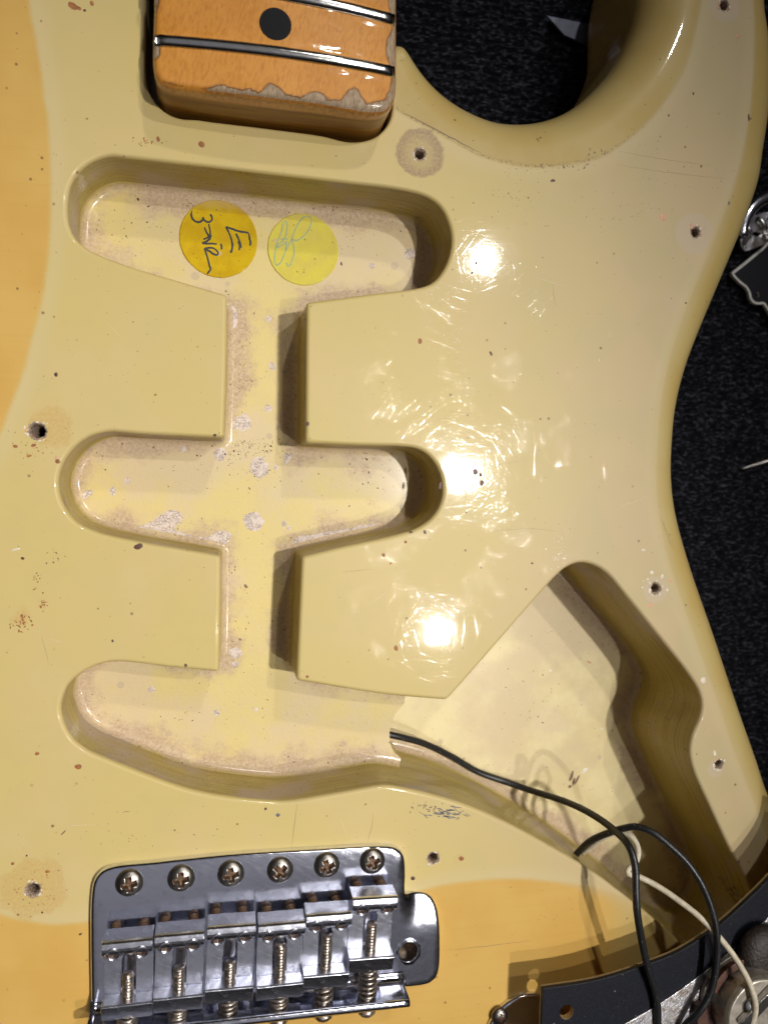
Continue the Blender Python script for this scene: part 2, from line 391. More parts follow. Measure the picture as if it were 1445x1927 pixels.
def catmull(pts, step, closed=True):
    pts = np.asarray(pts, float); n = len(pts); out = []
    rngk = range(n) if closed else range(n - 1)
    for i in rngk:
        if closed: p0, p1, p2, p3 = pts[i - 1], pts[i], pts[(i + 1) % n], pts[(i + 2) % n]
        else: p0, p1, p2, p3 = pts[max(i - 1, 0)], pts[i], pts[i + 1], pts[min(i + 2, n - 1)]
        t1 = np.linalg.norm(p1 - p0) ** .5 + 1e-6; t2 = np.linalg.norm(p2 - p1) ** .5 + 1e-6; t3 = np.linalg.norm(p3 - p2) ** .5 + 1e-6
        m1 = (p2 - p1); m2 = (p2 - p1)
        if np.linalg.norm(p1 - p0) > 1e-9: m1 = t2 * ((p1 - p0) / t1 - (p2 - p0) / (t1 + t2) + (p2 - p1) / t2)
        if np.linalg.norm(p3 - p2) > 1e-9: m2 = t2 * ((p2 - p1) / t2 - (p3 - p1) / (t2 + t3) + (p3 - p2) / t3)
        k = max(2, int(np.linalg.norm(p2 - p1) / step * 2))
        for s in range(k):
            t = s / k
            out.append((2 * t**3 - 3 * t**2 + 1) * p1 + (t**3 - 2 * t**2 + t) * m1 + (-2 * t**3 + 3 * t**2) * p2 + (t**3 - t**2) * m2)
    if not closed: out.append(pts[-1])
    return resample(np.array(out), step, closed)
def resample(p, step, closed=True):
    q = np.vstack([p, p[:1]]) if closed else p
    d = np.r_[0, np.cumsum(np.linalg.norm(np.diff(q, axis=0), axis=1))]
    n = max(4, int(round(d[-1] / step)))
    t = np.linspace(0, d[-1], n + (0 if closed else 1), endpoint=not closed)
    return np.stack([np.interp(t, d, q[:, k]) for k in range(q.shape[1])], 1)
def spline_corners(pts, step, sigma):
    """closed outline: points with a third value 1 are corners; splines between, then corners eased"""
    idx = [i for i, p in enumerate(pts) if len(p) > 2]
    xy = np.array([p[:2] for p in pts], float); n = len(pts); out = []
    for a, b in zip(idx, idx[1:] + [idx[0] + n]):
        seg = xy[[k % n for k in range(a, b + 1)]]
        out.append(catmull(seg, step, False)[:-1] if len(seg) > 2 else resample(seg, step, False)[:-1])
    p = resample(np.vstack(out), step, True)
    return smooth_closed(p, sigma / step)
def smooth_closed(p, sig):
    k = np.arange(-int(3 * sig) - 1, int(3 * sig) + 2); g = np.exp(-.5 * (k / sig) ** 2); g /= g.sum()
    return sum(gw * np.roll(p, -kk, axis=0) for kk, gw in zip(k, g))
def area2(p): x, y = p[:, 0], p[:, 1]; return .5 * np.sum(x * np.roll(y, -1) - np.roll(x, -1) * y)
def ccw(p): return p if area2(p) > 0 else p[::-1].copy()
def out_normals(p):
    """outward unit normals of a ccw closed polygon"""
    t = np.roll(p, -1, axis=0) - np.roll(p, 1, axis=0); t /= np.linalg.norm(t, axis=1)[:, None] + 1e-12
    return np.stack([t[:, 1], -t[:, 0]], 1)
def inside(q, poly):
    r = np.zeros(len(q), bool); x, y = q[:, 0], q[:, 1]
    a = poly; b = np.roll(poly, -1, axis=0)
    for (x1, y1), (x2, y2) in zip(a, b):
        if y1 == y2: continue
        c = (y1 > y) != (y2 > y)
        if c.any(): r ^= c & (x < (x2 - x1) * (y - y1) / (y2 - y1) + x1)
    return r
def kdt(p):
    k = kdtree.KDTree(len(p))
    for i, v in enumerate(p): k.insert((v[0], v[1], 0), i)
    k.balance(); return k
def kdist(q, p):
    k = kdt(p); return np.array([k.find((a[0], a[1], 0))[2] for a in q])
def sdf(q, poly):
    """positive inside"""
    p = resample(poly, .4, True); d = kdist(q, p); return np.where(inside(q, poly), d, -d)
def fill(loops, extra=None):
    """triangulate the area inside the first loop and outside the others; extra: loose inner points"""
    pts = np.vstack(loops + ([extra] if extra is not None and len(extra) else [])); E = []; b = 0
    for l in loops:
        n = len(l); E += [(b + i, b + (i + 1) % n) for i in range(n)]; b += n
    v, _, f, ov, _, _ = delaunay_2d_cdt([Vector((float(a), float(c))) for a, c in pts], E, [], 0, 1e-7)
    v = np.array([(a.x, a.y) for a in v]); f = np.array([t for t in f if len(t) == 3])
    c = v[f].mean(1); keep = inside(c, loops[0])
    for l in loops[1:]: keep &= ~inside(c, l)
    f = f[keep]
    # back to the ids that went in
    back = np.array([o[0] if len(o) else -1 for o in ov])
    ok = (back[f] >= 0).all(1)
    return pts, back[f[ok]]
class MB:
    def __init__(self): self.V = []; self.F = []; self.N = []; self.mi = []; self.A = {}; self.n = 0
    def verts(self, v, nrm=None, **attrs):
        v = np.asarray(v, float); k = len(v); i0 = self.n; self.V.append(v); self.n += k
        self.N.append(np.zeros((k, 3)) if nrm is None else np.broadcast_to(np.asarray(nrm, float), (k, 3)))
        for a in set(self.A) | set(attrs):
            if a not in self.A: self.A[a] = [np.zeros(i0)] if i0 else []
            self.A[a].append(np.broadcast_to(np.asarray(attrs.get(a, 0.0), float), (k,)))
        return np.arange(i0, i0 + k)
    def faces(self, f, mi=0):
        self.F += [tuple(x) for x in f]; self.mi += [mi] * len(f)
    def strip(self, a, b, mi=0, closed=True):
        n = len(a); k = n if closed else n - 1
        self.faces([(a[i], a[(i + 1) % n], b[(i + 1) % n], b[i]) for i in range(k)], mi)
    def build(self, name, mats, parent=None, normals=False, smooth=True, loc=None):
        V = np.vstack(self.V)
        return mesh_ob(name, V, self.F, mats, parent, self.mi, np.vstack(self.N) if normals else None, {k: np.concatenate(v) for k, v in self.A.items()}, smooth, loc)
    # simple solids
    def prism(self, poly, z0, z1, mi=0, holes=(), hole_mi=None):
        loops = [ccw(np.asarray(poly, float))] + [ccw(np.asarray(h, float)) for h in holes]
        p, t = fill(loops); n = len(p)
        zt = z1(p) if callable(z1) else np.full(n, z1); zb = z0(p) if callable(z0) else np.full(n, z0)
        a = self.verts(np.c_[p, zt]); b = self.verts(np.c_[p, zb])
        self.faces([tuple(a[i] for i in f) for f in t], mi); self.faces([tuple(b[i] for i in reversed(f)) for f in t], mi)
        k = 0
        for li, l in enumerate(loops):
            m = len(l); i = np.arange(k, k + m)
            self.strip(b[i], a[i], mi if li == 0 or hole_mi is None else hole_mi) if li == 0 else self.strip(a[i], b[i], mi if hole_mi is None else hole_mi)
            k += m
    def box(self, x0, x1, y0, y1, z0, z1, mi=0): self.prism([(x0, y0), (x1, y0), (x1, y1), (x0, y1)], z0, z1, mi)
    def extrude_x(self, prof, x0, x1, mi=0):
        """prof: closed (y, z) outline"""
        p, t = fill([ccw(np.asarray(prof, float))]); n = len(p)
        a = self.verts(np.c_[np.full(n, x0), p]); b = self.verts(np.c_[np.full(n, x1), p])
        self.faces([tuple(a[i] for i in reversed(f)) for f in t], mi); self.faces([tuple(b[i] for i in f) for f in t], mi)
        self.strip(a, b, mi)
    def lathe(self, prof, centre=(0, 0, 0), axis=(0, 0, 1), n=24, mi=0, caps=True):
        ax = np.asarray(axis, float); ax /= np.linalg.norm(ax)
        u = np.cross(ax, [0, 0, 1] if abs(ax[2]) < .9 else [1, 0, 0]); u /= np.linalg.norm(u); v = np.cross(ax, u)
        t = np.linspace(0, 2 * math.pi, n, endpoint=False); prev = None; c0 = np.asarray(centre, float); first = None
        for r, h in prof:
            ring = c0 + ax * h + r * (np.cos(t)[:, None] * u + np.sin(t)[:, None] * v)
            i = self.verts(ring)
            if prev is not None: self.strip(prev, i, mi)
            else: first = i
            prev = i
        if caps: self.faces([tuple(reversed(first))], mi); self.faces([tuple(prev)], mi)
    def tube(self, path, r, n=10, mi=0):
        p = np.asarray(path, float); k = len(p); r = np.broadcast_to(np.asarray(r, float), (k,))
        t = np.gradient(p, axis=0); t /= np.linalg.norm(t, axis=1)[:, None] + 1e-12
        u = np.cross(t[0], [0, 0, 1.]);
        if np.linalg.norm(u) < .1: u = np.cross(t[0], [0, 1., 0])
        prev = None; th = np.linspace(0, 2 * math.pi, n, endpoint=False); first = None
        for i in range(k):
            u = u - t[i] * (u @ t[i]); u /= np.linalg.norm(u); v = np.cross(t[i], u)
            ids = self.verts(p[i] + r[i] * (np.cos(th)[:, None] * u + np.sin(th)[:, None] * v))
            if prev is not None: self.strip(prev, ids, mi)
            else: first = ids
            prev = ids
        self.faces([tuple(reversed(first))], mi); self.faces([tuple(prev)], mi)
    def thread(self, p0, p1, r, pitch, depth=.22, n=14, tip=0., mi=0):
        p0 = np.asarray(p0, float); p1 = np.asarray(p1, float); L = np.linalg.norm(p1 - p0); ax = (p1 - p0) / L
        u = np.cross(ax, [0, 0, 1] if abs(ax[2]) < .9 else [1, 0, 0]); u /= np.linalg.norm(u); v = np.cross(ax, u)
        m = int(L / pitch * 6) + 2; th = np.linspace(0, 2 * math.pi, n, endpoint=False); prev = None; first = None
        for k in range(m):
            h = L * k / (m - 1); ph = (h / pitch - th / (2 * math.pi)) % 1.0
            rr = r - depth * np.abs(ph * 2 - 1) ** 1.0
            if tip: rr = rr * np.clip((L - h) / tip, .12, 1)
            ids = self.verts(p0 + ax * h + rr[:, None] * (np.cos(th)[:, None] * u + np.sin(th)[:, None] * v))
            if prev is not None: self.strip(prev, ids, mi)
            else: first = ids
            prev = ids
        self.faces([tuple(reversed(first))], mi); self.faces([tuple(prev)], mi)
def circle(c, r, n=32, jit=0.0):
    t = np.linspace(0, 2 * math.pi, n, endpoint=False)
    rr = r * (1 + jit * rng.standard_normal(n)); return np.c_[c[0] + rr * np.cos(t), c[1] + rr * np.sin(t)]

# ------------------------------------------------------------------ the carpet underneath
def lattice(nx, ny, seed):
    return np.random.default_rng(seed).random((nx, ny))
def vnoise(x, y, seed):
    g = lattice(97, 97, seed); xi = np.floor(x).astype(int); yi = np.floor(y).astype(int); fx = x - xi; fy = y - yi
    fx = fx * fx * (3 - 2 * fx); fy = fy * fy * (3 - 2 * fy); A = lambda i, j: g[(xi + i) % 97, (yi + j) % 97]
    return (A(0, 0) * (1 - fx) + A(1, 0) * fx) * (1 - fy) + (A(0, 1) * (1 - fx) + A(1, 1) * fx) * fy
def carpet():
    xs = np.r_[-600, -300, np.arange(28, 228, .72), 300, 600]; ys = np.r_[-700, -400, np.arange(-130, 205, .72), 300, 600]
    X, Y = np.meshgrid(xs, ys, indexing='ij')
    h = .9 * vnoise(X / 2.3, Y / 1.25, 1) + .7 * vnoise(X / 1.25 + 9, Y / .9, 2) + .35 * vnoise(X / .75, Y / .75, 3)
    wv = vnoise(X / 6, Y / 6, 4)
    h += .5 * np.sin(Y * 2.7 + 3.5 * wv + .35 * np.sin(X * .8))
    Z = -46.9 + h * 1.15
    V = np.c_[X.ravel(), Y.ravel(), Z.ravel()]; ny = len(ys); I = np.arange(len(V)).reshape(len(xs), ny)
    F = np.stack([I[:-1, :-1], I[1:, :-1], I[1:, 1:], I[:-1, 1:]], -1).reshape(-1, 4)
    tag(mesh_ob('carpet', V, F.tolist(), M['carpet']), kind='structure')
carpet()

# ------------------------------------------------------------------ the guitar
guitar = empty('electric_guitar', (10, -20, -44.5))
tag(guitar, 'aged cream electric guitar with emptied pickup cavities, maple neck end and chrome bridge', 'guitar')

CAV = [  # rim of the joined pickup and control cavities, photograph pixels on the guitar's top
 (130, 422), (127, 390), (132, 352), (152, 319), (181, 300), (208, 293), (240, 296), (478, 323), (640, 342), (748, 355), (802, 369), (829, 389), (847, 427), (850, 460), (840, 498), (820, 527), (800, 538), (694, 553), (577, 569, 1),
 (576, 700), (575, 833, 1), (680, 838), (759, 840), (788, 845), (808, 858), (826, 884), (833, 911), (832, 938), (818, 968), (791, 991), (748, 1006), (640, 1030), (568, 1048, 1),
 (563, 1160), (558, 1281, 1), (720, 1307), (841, 1318, 1), (870, 1286), (940, 1206), (1021, 1113), (1046, 1085), (1066, 1068), (1091, 1059), (1116, 1063), (1141, 1078), (1175, 1118), (1222, 1176), (1297, 1271), (1315, 1301), (1321, 1326), (1317, 1351), (1303, 1384), (1298, 1414), (1304, 1447), (1337, 1522), (1372, 1597), (1412, 1680),
 (1428, 1740), (1420, 1785), (1395, 1812), (1350, 1820), (1310, 1802), (1288, 1782), (1258, 1752), (1220, 1720), (1164, 1676), (1107, 1635), (1024, 1586), (957, 1550), (880, 1516), (802, 1493), (732, 1479), (715, 1479), (640, 1492), (548, 1507), (516, 1508), (424, 1499), (354, 1485), (289, 1463), (208, 1431), (165, 1412), (138, 1391), (122, 1364), (115, 1337), (119, 1310), (132, 1285), (159, 1264), (192, 1250), (222, 1246), (316, 1256), (413, 1265, 1),
 (415, 1150), (416, 1046, 1), (343, 1033), (262, 1019), (181, 1000), (143, 981), (119, 949), (110, 916), (112, 890), (127, 857), (154, 830), (181, 817), (208, 812), (262, 816), (422, 824, 1), (426, 700), (428, 555, 1), (343, 530), (235, 497), (170, 470), (143, 449)]
POCKET = [(276, -60, 1), (275, 60), (275, 140), (281, 172), (298, 199), (322, 216), (345, 223), (368, 223), (385, 226), (500, 240), (615, 256), (640, 263), (662, 266), (692, 263), (715, 251), (732, 230), (738, 208), (739, 190), (730, 160), (716, 115), (706, 40), (700, -60, 1)]
HOLES = [(790, 290, 1.25), (1308, 437, 1.3), (1362, 10, 1.25), (1233, 1107, 1.3), (1352, 1438, 1.15), (815, 1615, 1.3), (63, 1674, 1.45), (71, 811, 1.7)]
PALE = [(745, 203), (758, 213), (799, 235), (855, 266), (907, 293), (980, 311), (1028, 312), (1077, 307), (1125, 296), (1173, 267), (1221, 225), (1263, 170), (1289, 122), (1305, 64), (1318, 0), (1330, -80), (1405, -90), (1420, 0), (1420, 100), (1412, 210), (1398, 290), (1376, 370), (1327, 499), (1290, 590), (1261, 684), (1246, 767), (1240, 850), (1240, 930), (1252, 1020), (1275, 1100), (1310, 1200), (1352, 1320), (1390, 1430), (1440, 1560), (1470, 1680), (1380, 1760), (1232, 1723), (1180, 1696), (1120, 1674), (1024, 1659), (957, 1655), (900, 1658), (829, 1668), (740, 1690), (400, 1725), (164, 1737), (114, 1741), (76, 1739), (38, 1733), (0, 1722), (-70, 1690), (-90, 1200), (-40, 900), (0, 817), (17, 769), (31, 733), (45, 694), (58, 640), (72, 590), (84, 530), (92, 460), (95, 390), (94, 311), (92, 270), (89, 228), (83, 187), (77, 141), (69, 87), (60, 42), (53, 0), (36, -90), (280, -100), (500, -80), (700, 60), (720, 150)]

def body_outline():
    cut = [P(x, y, -11.)[:2] for x, y in [(1192, -70), (1189, 0), (1186, 48), (1173, 87), (1147, 135), (1109, 177), (1070, 209), (1028, 229), (980, 239), (925, 237), (896, 228), (855, 209), (813, 183), (780, 155), (758, 130), (745, 117)]]
    right = [P(x, y, -6)[:2] + np.array([1.4, 0]) for x, y in [(1437, 0), (1445, 70), (1449, 150), (1444, 225), (1434, 290), (1427, 340), (1413, 384), (1395, 433), (1357, 524), (1310, 637), (1288, 697), (1271, 767), (1264, 840), (1263, 902), (1271, 965), (1297, 1060), (1342, 1191), (1387, 1326), (1422, 1426), (1442, 1487)]]
    p = [(33.5, 101.5), (29, 110), (10, 112.5), (-14, 112), (-32, 120), (-42, 140), (-52, 172), (-72, 193), (-98, 188), (-116, 160), (-124, 110), (-118, 60), (-104, 15), (-100, -25), (-112, -75), (-136, -125), (-150, -175), (-140, -225), (-95, -265), (-30, -280), (50, -278), (115, -262), (160, -225), (178, -180), (172, -130), (162, -100)]
    p += right[::-1] + [np.array([150, 152]), np.array([141, 166]), np.array([122, 166]), np.array([110, 150])] + cut
    return ccw(smooth_closed(catmull(np.array([np.asarray(a, float) for a in p]), 1.0), 1.5))

def build_body():
    mb = MB()
    cav = ccw(spline_corners([((*P(q[0], q[1])[:2], 1) if len(q) > 2 else tuple(P(*q)[:2])) for q in CAV], .5, .55))
    poc = ccw(spline_corners([((*P(q[0], q[1])[:2], 1) if len(q) > 2 else tuple(P(*q)[:2])) for q in POCKET], .7, .9))
    O = body_outline(); NO = out_normals(O)
    pocw = poc
    r = np.clip(kdist(O, pocw) * .72, .8, 12.0); r = smooth_closed(np.c_[r, r], 5)[:, 0]
    T = O - NO * r[:, None]
    # holes in the top sheet: every loop is (outline at the flat, ...)
    RIM = .95
    nc = out_normals(cav); cav_out = cav + nc * RIM
    npk = out_normals(poc); poc_out = poc + npk * .8
    holes = []
    for hx, hy, hr in HOLES + [(None, None, 2.6)]:
        c = P(hx, hy)[:2] if hx else P(768, 1790, 2.5)[:2]; holes.append((c, circle(c, hr, 20, .06), hr))
    hole_out = [c + (h - c) * (1 + .42 / hr) for c, h, hr in holes]
    # loose points so that pigment borders are resolved
    gx, gy = np.meshgrid(np.arange(-60, 178, 1.35), np.arange(-175, 140, 1.35)); g = np.c_[gx.ravel(), gy.ravel()]
    g = g + rng.uniform(-.25, .25, g.shape)
    g = g[inside(g, T)]
    for l in [cav_out, poc_out] + hole_out: g = g[~inside(g, l)]
    bd = np.vstack([T, cav_out, poc_out] + hole_out)
    g = g[kdist(g, bd) > .75]
    pts, tri = fill([T, cav_out, poc_out] + hole_out, g)
    palep = catmull(PP(PALE), .6); pale = sdf(pts, palep)
    def ringd(lst): return np.min([np.linalg.norm(pts - P(x, y)[:2], axis=1) - rr for x, y, rr in lst], axis=0)
    stain = ringd([(790, 288, 5.9)]); pink = ringd([(1306, 440, 5.4), (1362, 10, 4.4), (1345, 1447, 2.4), (1233, 1110, 3.6)]); yell = ringd([(96, 805, 4.8), (64, 1672, 7.4), (40, 1160, 2.0), (78, 1130, 1.4), (860, 1615, 1.2)])
    at = dict(pale=pale, stain=stain, pink=pink, yell=yell)
    top = mb.verts(np.c_[pts, np.zeros(len(pts))], (0, 0, 1), **at)
    mb.faces([tuple(top[i] for i in f) for f in tri], 0)
    nT, nC, nP = len(T), len(cav_out), len(poc_out)
    def sub(a, b): return {k: v[a:b] for k, v in at.items()}
    # outer roundover, side, lower roundover, back
    prev = top[:nT]; sa = sub(0, nT)
    for k in range(1, 13):
        a = k / 12 * math.pi / 2
        off = T + NO * (r * math.sin(a))[:, None]
        i = mb.verts(np.c_[off, -r * (1 - math.cos(a))], np.c_[NO * math.sin(a), np.full(nT, math.cos(a))], pale=sa['pale'] - 12 * math.sin(a), stain=sa['stain'] + 9, pink=sa['pink'] + 9, yell=sa['yell'] + 9)
        mb.strip(prev, i, 0); prev = i
    far = dict(pale=-9., stain=9., pink=9., yell=9.)
    i = mb.verts(np.c_[O, np.full(nT, -34.)], np.c_[NO, np.zeros(nT)], **far); mb.strip(prev, i, 0); prev = i
    for k in range(1, 7):
        a = k / 6 * math.pi / 2
        off = O - NO * (r * .85 * (1 - math.cos(a)))[:, None]
        i = mb.verts(np.c_[off, np.full(nT, -34. - 10.5 * math.sin(a))], np.c_[NO * math.cos(a), np.full(nT, -math.sin(a))], **far); mb.strip(prev, i, 0); prev = i
    Bk = O - NO * (r * .85)[:, None]; bp, bt = fill([Bk]); b = mb.verts(np.c_[bp, np.full(len(bp), -44.5)], (0, 0, -1), **far); mb.faces([tuple(b[q] for q in f) for f in bt], 0)
    # cavity: rolled rim, walls, floor
    step_lo, step_hi = P(782, 1489)[:2], P(800, 1315)[:2]
    i_lo = int(np.argmin(np.linalg.norm(cav - step_lo, axis=1))); i_hi = int(np.argmin(np.linalg.norm(cav - step_hi, axis=1)))
    # control part of the rim runs (in index order) either i_lo->i_hi or i_hi->i_lo
    mark = np.zeros(nC, bool); apex = int(np.argmin(np.linalg.norm(cav - P(1321, 1326)[:2], axis=1)))
    a, b2 = (i_lo, i_hi); rng_i = [(a + k) % nC for k in range((b2 - a) % nC + 1)]
    if apex not in rng_i: a, b2 = i_hi, i_lo; rng_i = [(a + k) % nC for k in range((b2 - a) % nC + 1)]
    mark[rng_i] = True
    D = np.where(mark, 30.5, 16.3); prev = top[nT:nT + nC]; sa = sub(nT, nT + nC)
    for k in range(1, 7):
        an = k / 6 * math.pi / 2
        off = cav_out - nc * (RIM * math.sin(an))
        i = mb.verts(np.c_[off, np.full(nC, -RIM * (1 - math.cos(an)))], np.c_[-nc * math.sin(an), np.full(nC, math.cos(an))], pale=sa['pale'], stain=9., pink=9., yell=9.)
        mb.strip(prev, i, 0); prev = i
    rf = 2.2
    i0 = mb.verts(np.c_[cav, np.full(nC, -RIM)], np.c_[-nc, np.zeros(nC)], wall=0.); prev = i0
    for q in (.3, .65, 1.0):
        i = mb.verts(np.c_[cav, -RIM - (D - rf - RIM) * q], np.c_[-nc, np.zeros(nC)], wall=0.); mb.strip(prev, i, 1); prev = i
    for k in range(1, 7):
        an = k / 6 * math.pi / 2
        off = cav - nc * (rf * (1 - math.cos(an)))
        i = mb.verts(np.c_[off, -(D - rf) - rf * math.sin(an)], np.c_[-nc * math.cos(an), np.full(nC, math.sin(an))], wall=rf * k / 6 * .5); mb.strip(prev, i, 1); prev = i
    base = cav - nc * rf
    ctl = base[rng_i]; rest = [(b2 + 1 + k) % nC for k in range(nC - len(rng_i))]; pk = base[rest]
    stepc = catmull(PP([(761, 1323), (745, 1342), (735, 1366), (733, 1391), (736, 1404), (742, 1416)], -16.3), .8, False)
    if np.linalg.norm(pk[-1] - stepc[0]) > np.linalg.norm(pk[-1] - stepc[-1]): stepc = stepc[::-1]
    for loop, z in ((np.vstack([pk, stepc]), -16.3), (np.vstack([ctl, stepc[::-1]]), -30.5)):
        loop = ccw(loop)
        gx, gy = np.meshgrid(np.arange(loop[:, 0].min(), loop[:, 0].max(), 1.5), np.arange(loop[:, 1].min(), loop[:, 1].max(), 1.5)); gg = np.c_[gx.ravel(), gy.ravel()]
        gg = gg[inside(gg, loop)]; gg = gg[kdist(gg, loop) > .8]
        fp, ft = fill([loop], gg); wd = kdist(fp, base)
        v = mb.verts(np.c_[fp, np.full(len(fp), z)], (0, 0, 1), wall=wd + 1.1); mb.faces([tuple(v[q] for q in f) for f in ft], 1)
    up = np.vstack([pk[-1:], stepc, pk[:1]]); lo = np.vstack([ctl[:1], stepc, ctl[-1:]]) if np.linalg.norm(ctl[0] - pk[-1]) < np.linalg.norm(ctl[-1] - pk[-1]) else np.vstack([ctl[-1:], stepc, ctl[:1]])
    for q0, q1, q2, q3 in zip(up[:-1], up[1:], lo[1:], lo[:-1]):
        d = q1 - q0; nn_ = np.array([d[1], -d[0], 0.]); nn_ /= np.linalg.norm(nn_) + 1e-9; mid = (q0 + q1) / 2 + nn_[:2] * .3
        if inside(mid[None], ccw(np.vstack([pk, stepc])))[0]: nn_ = -nn_
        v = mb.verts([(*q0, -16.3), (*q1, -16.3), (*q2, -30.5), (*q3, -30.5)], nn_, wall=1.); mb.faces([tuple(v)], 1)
    # neck pocket
    prev = top[nT + nC:nT + nC + nP]
    for k in range(1, 5):
        an = k / 4 * math.pi / 2
        i = mb.verts(np.c_[poc_out - npk * (.8 * math.sin(an)), np.full(nP, -.8 * (1 - math.cos(an)))], np.c_[-npk * math.sin(an), np.full(nP, math.cos(an))], pale=4., stain=9., pink=9., yell=9.); mb.strip(prev, i, 0); prev = i
    i0 = mb.verts(np.c_[poc, np.full(nP, -.8)], np.c_[-npk, np.zeros(nP)]); i1 = mb.verts(np.c_[poc, np.full(nP, -16.)], np.c_[-npk, np.zeros(nP)]); mb.strip(i0, i1, 1)
    fp, ft = fill([poc]); v = mb.verts(np.c_[fp, np.full(len(fp), -16.)], (0, 0, 1)); mb.faces([tuple(v[q] for q in f) for f in ft], 1)
    # screw holes: torn rim, bore, bottom
    k0 = nT + nC + nP
    for (c, h, hr), ho in zip(holes, hole_out):
        n = len(h); prev = top[k0:k0 + n]; k0 += n; nn = (c - h) / np.linalg.norm(c - h, axis=1)[:, None]
        i = mb.verts(np.c_[h, -.18 + .22 * rng.random(n)], np.c_[nn * .7, np.full(n, .7)], pale=9., stain=9., pink=9., yell=9.); mb.strip(prev, i, 2); prev = i
        for z, f_ in ((-1.2, .86), (-4, .8), (-9, .75)):
            i = mb.verts(np.c_[c + (h - c) * f_, np.full(n, z)], np.c_[nn, np.zeros(n)]); mb.strip(prev, i, 2); prev = i
        mb.faces([tuple(prev)], 2)
    return mb.build('body', [M['paint'], M['cavity'], M['raw']], guitar, normals=True), cav
body, CAV_MM = build_body()

